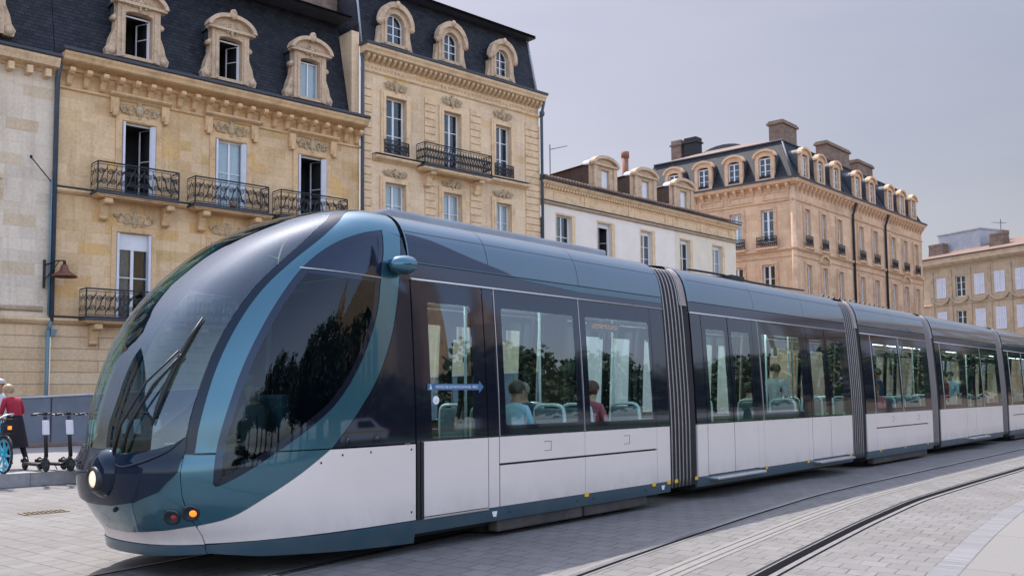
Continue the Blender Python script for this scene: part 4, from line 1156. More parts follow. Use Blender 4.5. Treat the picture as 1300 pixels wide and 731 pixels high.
def dormer_scroll(B, cx, z0, w=1.0, op=None, seed=0, curtain=None):
    """stone dormer: opening, curved pediment, scrolled side wings, cartouche"""
    s = MB(); hw = w/2; zt = z0+1.62
    wing = [(hw+.24,z0-.12),(hw+.64,z0-.12),(hw+.70,z0+.1),(hw+.56,z0+.32),(hw+.50,z0+.6),(hw+.36,z0+.95),(hw+.34,z0+1.25),(hw+.44,z0+1.35),(hw+.40,z0+1.5),(hw+.24,z0+1.5)]
    s.slab(wing, -.02, .35, map=lambda x, y, z: (cx+x, y, z)); s.slab([(-x, z) for x, z in wing], -.02, .35, map=lambda x, y, z: (cx+x, y, z))
    top = arc(0, z0+1.95, hw+.42, .62, 0, pi, 14)
    outer = [(-hw-.3, z0-.12), (hw+.3, z0-.12), (hw+.3, z0+1.95)] + top[1:-1] + [(-hw-.3, z0+1.95)]
    hole = [(-hw, z0), (hw, z0), (hw, zt)] + arc(0, zt-.02, hw, .12, 0, pi, 8)[1:-1] + [(-hw, zt)]
    s.slab(outer, -.12, .30, [hole], map=lambda x, y, z: (cx+x, y, z))
    for sg in (1, -1):
        s.slab(rect(.06, .16, z0-.1, z0+1.8), -.17, -.1, map=lambda x, y, z: (cx+sg*(hw+x), y, z))
        s.tube([(cx+sg*(hw+.46), -.05, z0+.06), (cx+sg*(hw+.46), .3, z0+.06)], .17, 12); s.tube([(cx+sg*(hw+.38), -.05, z0+1.36), (cx+sg*(hw+.38), .3, z0+1.36)], .10, 10)
    # curved hood
    ho = [(cx+x, z) for x, z in arc(0, z0+1.98, hw+.56, .66, .05, pi-.05, 16)]; hi = [(cx+x, z) for x, z in arc(0, z0+1.98, hw+.40, .50, .05, pi-.05, 16)]
    s.slab(ho+list(reversed(hi)), -.34, .1)
    s.slab(rect(cx-hw-.5, cx+hw+.5, z0+1.92, z0+2.03), -.28, .1)
    s.blob((cx, -.30, z0+2.62), (.16,.13,.22), 6); s.blob((cx, -.36, z0+2.72), (.09,.1,.1), 5)
    carving(s, cx, z0+2.02, 1.0, .52, -.2, seed, .06)
    o = B.put(s, 'dormer', M['dormer_stone'])
    bx = MB(); bx.box(cx-hw-.02, cx+hw+.02, .28, 1.6, z0-.02, zt+.05)
    inner = MB()
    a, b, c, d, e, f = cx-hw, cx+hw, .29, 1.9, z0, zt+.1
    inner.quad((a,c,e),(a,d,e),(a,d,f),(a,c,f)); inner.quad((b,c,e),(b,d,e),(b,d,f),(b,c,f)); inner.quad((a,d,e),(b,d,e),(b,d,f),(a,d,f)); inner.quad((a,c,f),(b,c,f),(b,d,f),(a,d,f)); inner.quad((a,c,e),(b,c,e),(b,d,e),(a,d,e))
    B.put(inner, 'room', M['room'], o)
    r = MB(); pr = arc(0, z0+1.95, hw+.4, .55, 0, pi, 10)
    r.grid([[(cx+x, y, z) for x, z in pr] for y in (.28, 1.3)], 0, True)
    for sg in (1, -1): r.quad((cx+sg*(hw+.3),.28,z0-.1),(cx+sg*(hw+.3),1.3,z0-.1),(cx+sg*(hw+.3),1.3,z0+2),(cx+sg*(hw+.3),.28,z0+2))
    B.put(r, 'dormer_roof', M['zinc'], o)
    B.window(cx-hw+.01, cx+hw-.01, z0+.01, zt-.02, y=.15, opened=(op == 'open'), curtain=curtain, bars=(), parent=o, fw=.05)
    return o
dormer_scroll(A, 2.90, 14.47, 1.02, 'open', 1); dormer_scroll(A, 6.63, 14.47, 1.0, 'open', 2); dormer_scroll(A, 10.32, 14.47, .96, None, 3, 'full')
mb = MB(); mb.bbox(11.0, 12.95, 1.9, 2.9, 18.2, 20.6, .03); A.put(mb, 'chimney', M['chim'])
mb = MB(); mb.box(12.53, 12.93, .05, 2.6, 13.9, 18.1); A.put(mb, 'party_wall', M['stone_b'])
mb = MB(); mb.tube([(12.97,-.20,.0),(12.97,-.20,16.6),(12.97,-.1,17.1)], .075, 8); A.put(mb, 'downpipe', M['pipe'])
mb = MB(); mb.tube([(.02,-.14,4.3),(.02,-.14,13.0),(.02,-.45,13.5)], .085, 8); dp = A.put(mb, 'downpipe', M['pipe'])
mb = MB(); mb.tube([(-.10,-.22,.2),(-.10,-.22,4.0)], .065, 8); mb.tube([(.02,-.14,4.35),(-.06,-.2,4.0)], .07, 8); mb.slab([(.0,4.02),(.22,4.02),(.12,3.8),(0,3.75)], -.2, -.06); mb.tube([(-.10,-.2,4.5),(-.10,-.2,9.3)], .035, 6); A.put(mb, 'downpipe', M['pipe_low'])
mb = MB(); mb.tube([(-.1,-.2,9.2),(-.80,-.3,9.95)], .022, 6); mb.blob((-.82,-.3,9.98), (.05,.05,.07), 5); A.put(mb, 'flag_holder', M['iron'])
# flower pot on the middle balcony
mb = MB(); mb.lathe([(0,0),(.10,0),(.15,.24),(.13,.24),(.12,.2),(0,.2)], (0,0,0), 'z', 12); 
pot = mb.build('flower_pot', M['terracotta'], None, P0+DA*6.55+Vector((-DA.y,DA.x,0))*(-.62)+Vector((0,0,9.04)), (0,0,RA)); tag(pot, 'small dark flower pot on the middle balcony of the ochre house', 'flower pot')

# ---------------- pale house continuing to the left
Z = Bld('town_house', 'pale stone house at the left edge beside the drainpipe and copper wall lamp', P0, RA, None)
hz = []
for k in range(5):
    x = -3.5-k*3.6
    hz += [(x, x+1.3, 9.4, 12.2), (x, x+1.3, 4.9, 7.9)]
Z.facade(-19.4, .04, 4.40, 13.3, hz, M['stone_z']); Z.facade(-19.4, .04, 0, 4.40, [(x-3.5-k*3.6+0, x-3.5-k*3.6+1.4, .2, 3.3) for k in range(5) for x in (0,)], M['stone_a_low'])
for i, h in enumerate(hz):
    Z.window(*h, curtain='full' if i % 3 == 1 else None, bars=(.35,.68))
    s = MB(); a, b, c, d = h; s.slab([(a-.3,c-.1),(a-.02,c-.1),(a-.02,d+.02),(b+.02,d+.02),(b+.02,c-.1),(b+.3,c-.1),(b+.3,d+.4),(a-.3,d+.4)], -.09, .01)
    for zz in range(10): s.blob((b+.28, -.08, c+.2+zz*.3), (.07,.05,.1), 4)
    s.slab(rect(a-.45, b+.5, c-.30, c-.12), -.30, .01); s.slab(rect(b+.12, b+.32, c-.75, c-.28), -.22, .01); s.slab(rect(a-.32, a-.12, c-.75, c-.28), -.22, .01)
    Z.put(s, 'window_surround', M['trim_b'])
Z.mould(-19.4, .03, 8.3, [(.05,0),(.12,.08),(.12,.2),(.0,.24)], M['trim_b'], 'string_course') if 0 else None
Z.mould(-19.4, .0, 4.18, [(.05,0),(.12,.05),(.2,.14),(.2,.22),(.02,.28)], M['trim_b'], 'string_course')
Z.mould(-19.4, -.25, 4.62, [(.03,0),(.10,.05),(.10,.15),(.02,.2)], M['trim_e'], 'string_course')
Z.mould(-19.4, -.02, 13.15, [(.06,0),(.12,.06),(.5,.14),(.56,.26),(.62,.36),(.62,.44)], M['trim_b'])
Z.mould(-19.4, .0, 13.60, [(.64,0),(.7,.03),(.7,.12),(.5,.14)], M['zinc'], 'gutter')
bk = MB()
for i in range(1): bk.bbox(-.45-i*.6, -.25-i*.6, -.40, 0, 12.92, 13.2, .02)
Z.repeat(bk, 'cornice_bracket', M['trim_b'], [-i*.6 for i in range(32)])
mansard(Z, -19.4, -.02, 13.7, 18.7, .1, 1.2)
dormer_scroll(Z, -2.55, 14.3, 1.0, None, 5)
for k in range(4): dormer_scroll(Z, -6.2-k*3.6, 14.3, 1.0, None, 6+k)

# wall lamp on the drainpipe
WL = empty('wall_lamp', 'copper bell shaped lamp on a black bracket fixed beside the left drainpipe', 'wall lamp', P0+DA*(-.15)+Vector((-DA.y,DA.x,0))*(-.05)+Vector((0,0,5.55)), RA)
mb = MB(); mb.box(-.12,-.06,-.12,0,-.1,.9); mb.tube([(-.09,-.12,.7),(.2,-.45,.85),(.40,-.62,.85)], .025, 6); mb.tube([(-.09,-.12,.2),(.1,-.35,.5),(.25,-.5,.82)], .02, 6); mb.tube([(.4,-.62,.85),(.4,-.62,.72)], .05, 8); mb.build('bracket', M['iron'], WL)
mb = MB(); mb.lathe([(.05,.62),(.10,.60),(.13,.50),(.16,.40),(.26,.32),(.42,.22),(.43,.17),(.40,.19),(.2,.3),(.0,.33)], (.4,-.62,-.0+.1), 'z', 20); mb.build('lamp_shade', M['copper'], WL)

# ---------------- tall cream house with a central balcony
B = Bld('town_house', 'tall cream stone house with quoins, round headed dormers and one wide central balcony', P0, RA, None)
wB2 = [(14.32,15.49,12.72,15.42), (17.75,18.84,12.42,15.42), (21.15,22.22,12.72,15.40)]
wB1 = [(14.28,15.46,8.3,11.38), (17.71,18.87,8.3,11.40), (21.14,22.20,8.3,11.36)]
wB0 = [(14.3,15.4,4.2,7.2), (17.7,18.9,4.2,7.2), (21.1,22.2,4.2,7.2)]
B.facade(12.98, 24.32, 0, 17.05, wB2+wB1+wB0, M['stone_b'], depth=.34)
for h in wB2: B.window(*h, y=.20, bars=(.35,.68), fw=.085)
for h in wB1: B.window(*h, y=.20, bars=(.36,.68), fw=.085, curtain='full')
for h in wB0: B.window(*h, y=.30, bars=(.36,.68))
for (a, b) in ((13.0,13.58), (16.62,17.28), (19.48,20.2), (23.3,24.34)):
    z = 8.0; q = MB()
    while z < 15.9:
        q.bbox(a, b, -.06, .01, z, z+.32, .02); z += .36
    B.put(q, 'quoin', M['trim_b'])
for (a, b) in ((13.0,13.58), (16.62,17.28), (19.48,20.2), (23.3,24.34)):
    pass
B.mould(12.98, 24.36, 16.35, [(.05,0),(.10,.05),(.10,.12),(.04,.16)], M['trim_b'], 'architrave')
B.mould(12.95, 24.4, 17.0, [(.06,0),(.12,.05),(.16,.10),(.45,.16),(.50,.26),(.58,.34),(.60,.44)], M['trim_b'])
B.mould(12.9, 24.45, 17.44, [(.60,0),(.66,.02),(.66,.13),(.5,.15)], M['zinc'], 'gutter')
bk = MB()
for i in range(1): bk.slab([(0,17.12),(-.36,17.12),(-.36,17.0),(-.25,16.9),(-.06,16.82),(0,16.82)], 13.12+i*.298, 13.12+i*.298+.15, map=lambda a, yy, b: (yy, a, b))
B.repeat(bk, 'cornice_bracket', M['trim_b'], [i*.298 for i in range(38)])
fz = MB(); rn = random.Random(9)
for i in range(52):
    p = spiral(13.2+i*.215, 16.64, .085, .01, i, i+7, 9); fz.tube([(x, -.02, z) for x, z in p], .024, 4)
B.put(fz, 'frieze', M['trim_b'])
def surround(B, h, zc, seed, mat, w=.26, car=True, cw=1.25, ch=.62):
    a, b, c, d = h; s = MB()
    s.slab([(a-w,c),(a,c),(a,d),(b,d),(b,c),(b+w,c),(b+w,d+w),(a-w,d+w)], -.09, .0); s.slab([(a-w*.55,c),(a-.0,c),(a-.0,d+.0),(b+.0,d+.0),(b+.0,c),(b+w*.55,c),(b+w*.55,d+w*.55),(a-w*.55,d+w*.55)], -.12, -.085)
    if car: carving(s, (a+b)/2, zc, cw, ch, -.1, seed, .08)
    return B.put(s, 'window_surround', mat)
for i, h in enumerate(wB2): surround(B, h, 15.95, 20+i, M['trim_b'])
for i, h in enumerate(wB1):
    surround(B, h, 11.83, 30+i, M['trim_b'], car=True, cw=1.3, ch=.45)
for a, b in ((13.62,16.58), (20.3,23.3)):
    B.mould(a, b, 12.30, [(.08,0),(.14,.04),(.32,.10),(.36,.16),(.36,.22),(.05,.28)], M['trim_b'], 'lintel_cornice'); B.mould(a, b, 12.575, [(.365,0),(.37,.01),(.37,.03),(.05,.04)], M['zinc'], 'flashing')
for k in (0, 2):
    a, b, c, d = wB2[k]
    B.mould(a-.35, b+.35, c-.20, [(.06,0),(.12,.04),(.22,.10),(.22,.18),(.02,.2)], M['trim_b'], 'sill')
    B.put(ironwork(a-.1, b+.1, c+.02, c+.62, -.14, dense=True), 'railing', M['iron'])
balcony(B, 16.12, 20.30, 12.42, .75, 13.45, (16.7, 19.75), M['trim_b'], dense=True, slab_h=.2)
hB = [(14.4,15.4,18.05,19.42), (17.75,18.7,18.05,19.42), (21.2,22.1,18.05,19.42)]
mansard(B, 12.98, 24.36, 17.55, 20.75, .12, .62, hip=.25, holes=hB)
B.mould(12.98, 24.2, 20.66, [(-.58,0),(-.52,.04),(-.52,.14),(-.6,.16)], M['zinc'], 'ridge_flashing')
mb = MB(); mb.quad((12.98,.6,20.76),(24.1,.6,20.76),(24.1,8,21.2),(12.98,8,21.2)); B.put(mb, 'roof', M['zinc'])
mb = MB(); mb.tube([(24.36,.12,17.6),(24.12,.62,20.8)], .07, 6); B.put(mb, 'roof_edge', M['zinc_pale']); mb = MB(); mb.tube([(13.1,.1,17.6),(13.1,.6,20.7)], .05, 6); B.put(mb, 'roof_edge', M['zinc_pale'])
def dormer_round(B, cx, z0, w, h, seed=0, bulls=True, d=.7, mat='dormer_stone'):
    s = MB(); hw = w/2; zs = z0+h-hw
    outer = [(-hw-.32, z0-.15), (hw+.32, z0-.15), (hw+.32, zs)]+arc(0, zs, hw+.32, hw+.34, 0, pi, 16)[1:-1]+[(-hw-.32, zs)]
    hole = [(-hw, z0), (hw, z0), (hw, zs)]+arc(0, zs, hw, hw, 0, pi, 14)[1:-1]+[(-hw, zs)]
    mp = lambda x, y, z: (cx+x, y, z)
    s.slab(outer, -.10, .3, [hole], map=mp)
    s.slab(arc(0, zs, hw+.48, hw+.52, 0, pi, 16)+list(reversed(arc(0, zs, hw+.26, hw+.26, 0, pi, 16))), -.26, .1, map=mp)
    for sg in (1, -1):
        s.blob((cx+sg*(hw+.40), -.12, zs-.05), (.16,.16,.18), 6); s.slab(rect(sg*(hw+.1)-.07, sg*(hw+.1)+.07, z0-.1, zs), -.15, -.08, map=mp)
        s.slab([(sg*(hw+.3),z0-.15),(sg*(hw+.55),z0-.15),(sg*(hw+.42),z0+.35),(sg*(hw+.36),zs-.2),(sg*(hw+.3),zs-.2)][::sg], 0, .3, map=mp)
    s.blob((cx, -.28, zs+hw+.42), (.13,.1,.16), 5)
    o = B.put(s, 'dormer', M[mat])
    r = MB(); pr = [(hw+.3, z0)]+arc(0, zs, hw+.38, hw+.42, 0, pi, 12)+[(-hw-.3, z0)]
    r.grid([[(cx+x, y, z) for x, z in pr] for y in (.1, .1+d)], 0, True); B.put(r, 'dormer_roof', M['slate'], o)
    inner = MB(); a, b, c, dd, e, f = cx-hw, cx+hw, .3, 1.7, z0, z0+h
    inner.quad((a,c,e),(a,dd,e),(a,dd,f),(a,c,f)); inner.quad((b,c,e),(b,dd,e),(b,dd,f),(b,c,f)); inner.quad((a,dd,e),(b,dd,e),(b,dd,f),(a,dd,f)); inner.quad((a,c,f),(b,c,f),(b,dd,f),(a,dd,f)); inner.quad((a,c,e),(b,c,e),(b,dd,e),(a,dd,e))
    B.put(inner, 'room', M['room'], o)
    B.window(cx-hw+.01, cx+hw-.01, z0+.01, z0+h-.01, y=.14, arch=True, bars=(.33,.62), parent=o, fw=.055)
    return o
dormer_round(B, 14.88, 18.02, 1.0, 1.42); dormer_round(B, 18.25, 18.02, .94, 1.40); dormer_round(B, 21.66, 18.02, .90, 1.38)
mb = MB(); mb.tube([(24.40,-.16,4.0),(24.40,-.16,16.5),(24.40,-.4,17.3)], .085, 8); mb.lathe([(.08,0),(.14,.1),(.14,.25),(.08,.3)], (24.40,-.2,16.4), 'z', 10); B.put(mb, 'downpipe', M['pipe'])

# ---------------- low house with white render
PC = Vector((1.62, 49.68, 0)); RC = radians(90-43.64)
C_ = Bld('town_house', 'low white rendered house with stone window frames and three sooty stone dormers', PC, RC, None)
wC = [(1.2,2.5,9.0,11.32), (4.78,6.1,9.0,11.35), (8.93,10.12,9.0,11.38), (13.15,14.3,9.0,11.32), (17.0,18.2,9.0,11.35)]
wC0 = [(a, b, 4.6, 7.2) for a, b, _, _ in wC]
C_.facade(.0, 12.55, 0, 11.75, [h for h in wC+wC0 if h[0] < 12], M['plaster'], depth=.35); C_.facade(12.55, 20.0, 0, 11.75, [h for h in wC+wC0 if h[0] > 12], M['cream_render'], depth=.35)
mb = MB(); mb.box(.0, 20.0, .01, .3, 11.75, 12.9); C_.put(mb, 'parapet', M['trim_b'])
mb = MB(); mb.box(19.98, 20.0, .0, 9, 0, 12.9); C_.put(mb, 'gable_wall', M['trim_b'])
pn_ = MB()
for a, b in ((1.0,3.4),(4.2,7.4),(8.4,11.0),(12.4,15.2),(16.3,19.2)):
    pn_.slab(rect(a, b, 12.02, 12.62), -.02, .02, [rect(a+.08, b-.08, 12.10, 12.54)])
for x in (.25, 3.8, 7.9, 11.7, 15.7, 19.6): pn_.box(x-.15, x+.15, -.03, .02, 11.95, 12.8)
C_.put(pn_, 'parapet_panel', M['trim_b'])
C_.mould(-.05, 20.05, 11.76, [(.04,0),(.10,.04),(.15,.08),(.15,.15),(.02,.19)], M['trim_e'], 'string_course')
C_.mould(-.05, 20.05, 11.95, [(.155,0),(.16,.01),(.16,.03),(.02,.04)], M['zinc'], 'flashing')
C_.mould(-.1, 20.15, 12.72, [(.05,0),(.12,.05),(.22,.12),(.30,.20),(.34,.26)], M['trim_b'])
bk = MB()
for i in range(1): bk.box(.06+i*.244, .06+i*.244+.12, -.16, 0, 12.66, 12.78)
C_.repeat(bk, 'dentil', M['trim_b'], [i*.244 for i in range(82)])
C_.mould(-.15, 20.25, 12.99, [(.34,0),(.40,.02),(.40,.07),(.3,.09)], M['zinc'], 'gutter')
for i, h in enumerate(wC+wC0):
    a, b, c, d = h
    s = MB(); s.slab([(a-.06,c-.2),(a,c-.2),(a,d),(b,d),(b,c-.2),(b+.30,c-.2),(b+.30,d+.10),(a-.06,d+.10)], -.02, .01); C_.put(s, 'window_surround', M['trim_b'])
    C_.window(a, b, c, d, y=.25, bars=(.5,) if i != 2 else (.3,.6), curtain=('half','half','dark',None,'full')[i % 5], opened=(i == 1), blind=.25 if i in (1, 2, 3, 4) else 0)
mb = MB(); mb.box(17.0-.9, 20.0-.0, -.004, .0, 0, 11.7) if 0 else None
# tiled roof with a wavy eave
rows = []
for y, z in ((-.46, 13.17), (7, 15.0)):
    rows.append([(-.15+20.4*i/320, y, z+.07*abs(sin(i*pi/4))) for i in range(321)])
mb = MB(); mb.grid(rows, 0, False); mb.grid([[(p[0], p[1], p[2]-.10) for p in rows[0]], rows[0]], 0, False); C_.put(mb, 'roof', M['tile'])
for i, (a, b) in enumerate(((4.62,6.75),(8.55,10.75),(12.72,14.9))):
    cx = (a+b)/2; hw = (b-a)/2; mp = lambda x, y, z: (cx+x, y, z); s = MB(); wl = (-.32, .42)
    outer = [(-hw,13.1),(hw,13.1),(hw,14.75)]+arc(0,14.75,hw,.42,0,pi,12)[1:-1]+[(-hw,14.75)]
    hole = [(wl[0],13.35),(wl[1],13.35),(wl[1],14.5),(wl[0],14.5)]
    s.slab(outer, .1, .45, [hole], map=mp); s.slab(arc(0,14.78,hw+.16,.52,.0,pi,14)+list(reversed(arc(0,14.78,hw-.06,.34,0,pi,14))), -.1, .3, map=mp)
    s.slab(rect(-hw-.12, hw+.12, 14.68, 14.80), -.06, .3, map=mp); s.slab(rect(-hw, -hw+.3, 13.1, 14.7), .02, .2, map=mp); s.slab(rect(hw-.3, hw, 13.1, 14.7), .02, .2, map=mp)
    o = C_.put(s, 'dormer', M['dormer_stone'])
    s = MB()
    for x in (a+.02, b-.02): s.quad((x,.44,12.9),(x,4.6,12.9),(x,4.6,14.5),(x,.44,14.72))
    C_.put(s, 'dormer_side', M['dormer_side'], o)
    s = MB(); pr = arc(0,14.74,hw+.06,.46,0,pi,14); s.grid([[(cx+x, .28, z) for x, z in pr], [(cx+x, .9, z) for x, z in pr]], 0, True); C_.put(s, 'dormer_hood', M['zinc_pale'], o)
    s = MB(); s.grid([[(cx-hw-.1+(2*hw+.2)*k/24, y, z+.05*abs(sin(k*pi/3))+.12*(1-abs(k-12)/12)) for k in range(25)] for y, z in ((.8,14.76),(4.8,14.52))], 0, False); C_.put(s, 'dormer_roof', M['tile'], o)
    C_.window(cx+wl[0], cx+wl[1], 13.36, 14.49, y=.28, mull=False, bars=(), blind=1.08, parent=o, fw=.06)
mb = MB(); mb.tube([(13.2,4.2,14.0),(13.2,4.2,17.4)], .22, 10); mb.tube([(13.2,4.2,17.3),(13.2,4.2,17.7)], .28, 10); C_.put(mb, 'chimney_pot', M['terracotta'])
an = MB(); an.tube([(5.9,4.5,14.5),(5.9,4.5,16.9)], .03, 5); an.tube([(5.9,4.5,16.6),(7.2,4.2,17.0)], .02, 5)
for i in range(5): an.tube([(6.1+i*.25,4.2,16.65+i*.08),(6.1+i*.25,4.7,16.65+i*.08)], .014, 4)
C_.put(an, 'aerial', M['iron'])
mb = MB(); mb.box(20.0, 20.06, -.01, .0, 4, 12) if 0 else None

# ---------------- corner block with mansard
PDd = Vector((21.27, 70.0, 0)); RD = radians(90-41.63)
Dm = Bld('corner_block', 'large rosy stone corner block with a dark mansard roof, many dormers and tall chimneys', PDd, RD, None)
xs8 = [(1.72,2.66),(4.68,5.58),(7.8,8.75),(12.3,13.3),(15.5,16.55),(19.8,20.9),(22.9,23.95),(25.85,26.9)]
wD = [(a, b, 12.95, 15.55) for a, b in xs8] + [(a, b, 8.6, 11.25) for a, b in xs8] + [(a, b, 4.2, 6.9) for a, b in xs8]
Dm.facade(.0, 28.3, 0, 17.3, wD, M['stone_d'], depth=.26)
for i, h in enumerate(wD):
    Dm.window(*h, y=.14, bars=(.35,.68), curtain='full' if i % 4 != 2 else None, fw=.13)
    if i < 16: surround(Dm, h, 0, 0, M['trim_d'], w=.22, car=False)
for a, b in xs8:
    Dm.put(ironwork(a-.1, b+.1, 12.6, 13.45, -.22, dense=True), 'railing', M['iron']); s = MB(); s.bbox(a-.25, b+.25, -.32, .01, 12.42, 12.6, .03); Dm.put(s, 'sill', M['trim_d'])
def dface(B, L, left=False):
    B.mould(0 if left else -.3, L, 16.0, [(.05,0),(.10,.05),(.10,.12),(.03,.16)], M['trim_d'], 'architrave')
    B.mould(-.3, L+.1, 17.2, [(.06,0),(.14,.06),(.40,.14),(.46,.26),(.52,.38)], M['trim_d'])
    B.mould(-.3, L+.1, 17.58, [(.52,0),(.6,.02),(.6,.14),(.4,.16)], M['zinc'], 'gutter')
    B.mould(-.1, L, 12.2, [(.05,0),(.12,.05),(.20,.12),(.20,.22),(.02,.26)], M['trim_d'], 'string_course')
    B.mould(-.1, L, 11.75, [(.03,0),(.08,.04),(.08,.12),(.02,.16)], M['trim_d'], 'string_course')
    bk = MB(); n = int(L/.72)
    for i in range(1): bk.slab([(0,17.3),(-.38,17.3),(-.38,17.15),(-.2,16.95),(-.08,16.75),(0,16.7)], .3+i*L/n, .3+i*L/n+.2, map=lambda a, yy, b: (yy, a, b))
    B.repeat(bk, 'cornice_bracket', M['trim_d'], [i*L/n for i in range(n)])
dface(Dm, 28.3)
for cx in (5.1, 23.4): s = MB(); s.slab(arc(cx, 11.6, 1.0, .75, 0, pi, 12)+list(reversed(arc(cx, 11.6, .8, .55, 0, pi, 12))), -.2, .0); carving(s, cx, 11.7, 1.1, .5, -.05, int(cx), .08); Dm.put(s, 'pediment', M['trim_d'])
for x in (11.0, 18.35): mb = MB(); mb.tube([(x,-.15,3),(x,-.15,16.3),(x,-.5,17.3)], .10, 8); Dm.put(mb, 'downpipe', M['iron'])
mb = MB(); mb.tube([(.12,-.12+.25,0),(.12,.13,17)], .22, 14) ; Dm.put(mb, 'corner_quoin', M['stone_d'])
# roof as one hipped body
def dr(x, y, z): return (x, y, z)
mb = MB(); zb, zt = 17.74, 21.1; i_ = 1.5
b0 = [(-.1,-.1),(28.4,-.1),(28.4,14.6),(-.1,14.6)]; t0 = [(i_,i_),(27.0,i_),(27.0,13.2),(i_,13.2)]
for k in range(4):
    a, b = b0[k], b0[(k+1) % 4]; c, d = t0[(k+1) % 4], t0[k]
    mb.quad((*a,zb),(*b,zb),(*c,zt),(*d,zt))
Dm.put(mb, 'roof', M['slate_d'])
mb = MB(); mb.quad((i_-.1,i_-.1,zt),(27.1,i_-.1,zt),(27.1,7.4,zt+1.3),(i_+3,7.4,zt+1.3)); mb.quad((i_-.1,13.3,zt),(i_-.1,i_-.1,zt),(i_+3,7.4,zt+1.3),(i_+3,7.4,zt+1.3)); mb.quad((27.1,13.3,zt),(i_-.1,13.3,zt),(i_+3,7.4,zt+1.3),(27.1,7.4,zt+1.3)); Dm.put(mb, 'tile_cap', M['tile'])
mb = MB(); mb.tube([(27,i_-.06,zt),(i_-.06,i_-.06,zt),(i_-.06,13.2,zt)], .09, 6); mb.tube([(-.1,-.1,zb),(i_,i_,zt)], .08, 6); mb.tube([(28.4,-.1,zb),(27,i_,zt)], .08, 6)
for x in (9.9, 14.4, 17.9, 21.7): mb.tube([(x,-.12,zb),(x,i_-.03,zt)], .05, 6)
Dm.put(mb, 'roof_edge', M['zinc'])
def dormer_small(B, cx, z0, w, h, curtain=None, mat='trim_d'):
    s = MB(); hw = w/2; zs = z0+h-.2; mp = lambda x, y, z: (cx+x, y, z)
    outer = [(-hw-.28,z0-.15),(hw+.28,z0-.15),(hw+.28,zs+.1)]+arc(0,zs+.1,hw+.34,.55,0,pi,12)[1:-1]+[(-hw-.28,zs+.1)]
    hole = [(-hw,z0),(hw,z0),(hw,zs)]+arc(0,zs,hw,.2,0,pi,8)[1:-1]+[(-hw,zs)]
    s.slab(outer, -.05, .3, [hole], map=mp); s.slab(arc(0,zs+.12,hw+.46,.62,0,pi,12)+list(reversed(arc(0,zs+.12,hw+.3,.44,0,pi,12))), -.2, .2, map=mp)
    o = B.put(s, 'dormer', M[mat])
    r = MB(); pr = [(hw+.26,z0)]+arc(0,zs+.1,hw+.36,.55,0,pi,10)+[(-hw-.26,z0)]; r.grid([[(cx+x, y, z) for x, z in pr] for y in (.2, 1.5)], 0, True); B.put(r, 'dormer_roof', M['zinc'], o)
    i2 = MB(); i2.slab(rect(cx-hw-.05, cx+hw+.05, z0-.05, z0+h+.05), .75, .8); B.put(i2, 'room', M['room'], o)
    B.window(cx-hw+.01, cx+hw-.01, z0+.01, zs+.05, y=.12, bars=(.36,.68), curtain=curtain, parent=o, fw=.08)
for k, x in enumerate((2.14,5.05,8.1,12.55,15.75,20.1,23.2,26.3)): dormer_small(Dm, x, 18.1, .95, 1.75, 'full' if k % 3 == 0 else None)
# left face of the block
DL = Bld.__new__(Bld); DL.root = Dm.root; DL.m = None; DL.xf = lambda x, y, z: (y, x, z)
wL = [(1.62,2.66,12.95,15.5),(4.28,5.32,12.95,15.5),(6.9,7.9,12.95,15.5),(9.6,10.6,12.95,15.5)] ; wL += [(a, b, 8.6, 11.27) for a, b, _, _ in wL] + [(a, b, 4.2, 6.9) for a, b, _, _ in wL]
DL.facade(0, 14.5, 0, 17.3, wL, M['stone_d'], depth=.26)
for i, h in enumerate(wL):
    DL.window(*h, y=.14, bars=(.35,.68) if i < 4 else (.6,), curtain=None if i != 1 else 'full', fw=.13)
    surround(DL, h, 0, 0, M['trim_d'], w=.22, car=False)
    if i < 4: DL.put(ironwork(h[0]-.3, h[1]+.3, 12.6, 13.4, -.3, dense=True), 'railing', M['iron']); s = MB(); s.bbox(h[0]-.35, h[1]+.35, -.38, .01, 12.42, 12.6, .03); DL.put(s, 'sill', M['trim_d'])
dface(DL, 14.5, True)
pn_ = MB()
for a in (.4, 3.3, 5.9, 8.6, 11.2): pn_.slab(rect(a, a+2.1, 16.25, 16.85), -.06, .01, [rect(a+.12, a+1.98, 16.36, 16.74)])
DL.put(pn_, 'frieze_panel', M['trim_d'])
for k, x in enumerate((2.26,4.9,7.62,10.4)): dormer_small(DL, x, 17.95, 1.0, 1.75, None)
ch = MB()
for (x0, x1, y0, y1, z0, z1) in ((3.6,6.2,2.4,3.6,20.5,23.4),(12.6,17.6,2.6,3.6,20.6,23.5),(19.6,23.2,2.6,3.6,20.6,23.1)):
    ch = MB(); ch.bbox(x0, x1, y0, y1, z0, z1-.3, .03); ch.bbox(x0-.15, x1+.15, y0-.15, y1+.15, z1-.3, z1-.1, .04); ch.bbox(x0-.05, x1+.05, y0-.05, y1+.05, z1-.1, z1+.05, .03); Dm.put(ch, 'chimney', M['chim'])
for (y0, y1, z1) in ((11.7,12.7,23.5),(10.2,11.4,23.5)):
    ch = MB(); ch.bbox(3.4, 4.4, y0, y1, 20.6, z1, .04); ch.bbox(3.3, 4.5, y0-.1, y1+.1, z1-.5, z1-.35, .03); Dm.put(ch, 'chimney', M['chim'] if y0 > 11 else M['chassis'])
mb = MB(); pr = arc(7.8, 21.4, 2.3, .95, 0, pi, 12); mb.grid([[(x, y, z) for y, z in pr] for x in (3.6, 7)], 0, True); mb.add([(3.6, y, z) for y, z in pr], [tuple(range(13))]); Dm.put(mb, 'roof_lantern', M['zinc'])

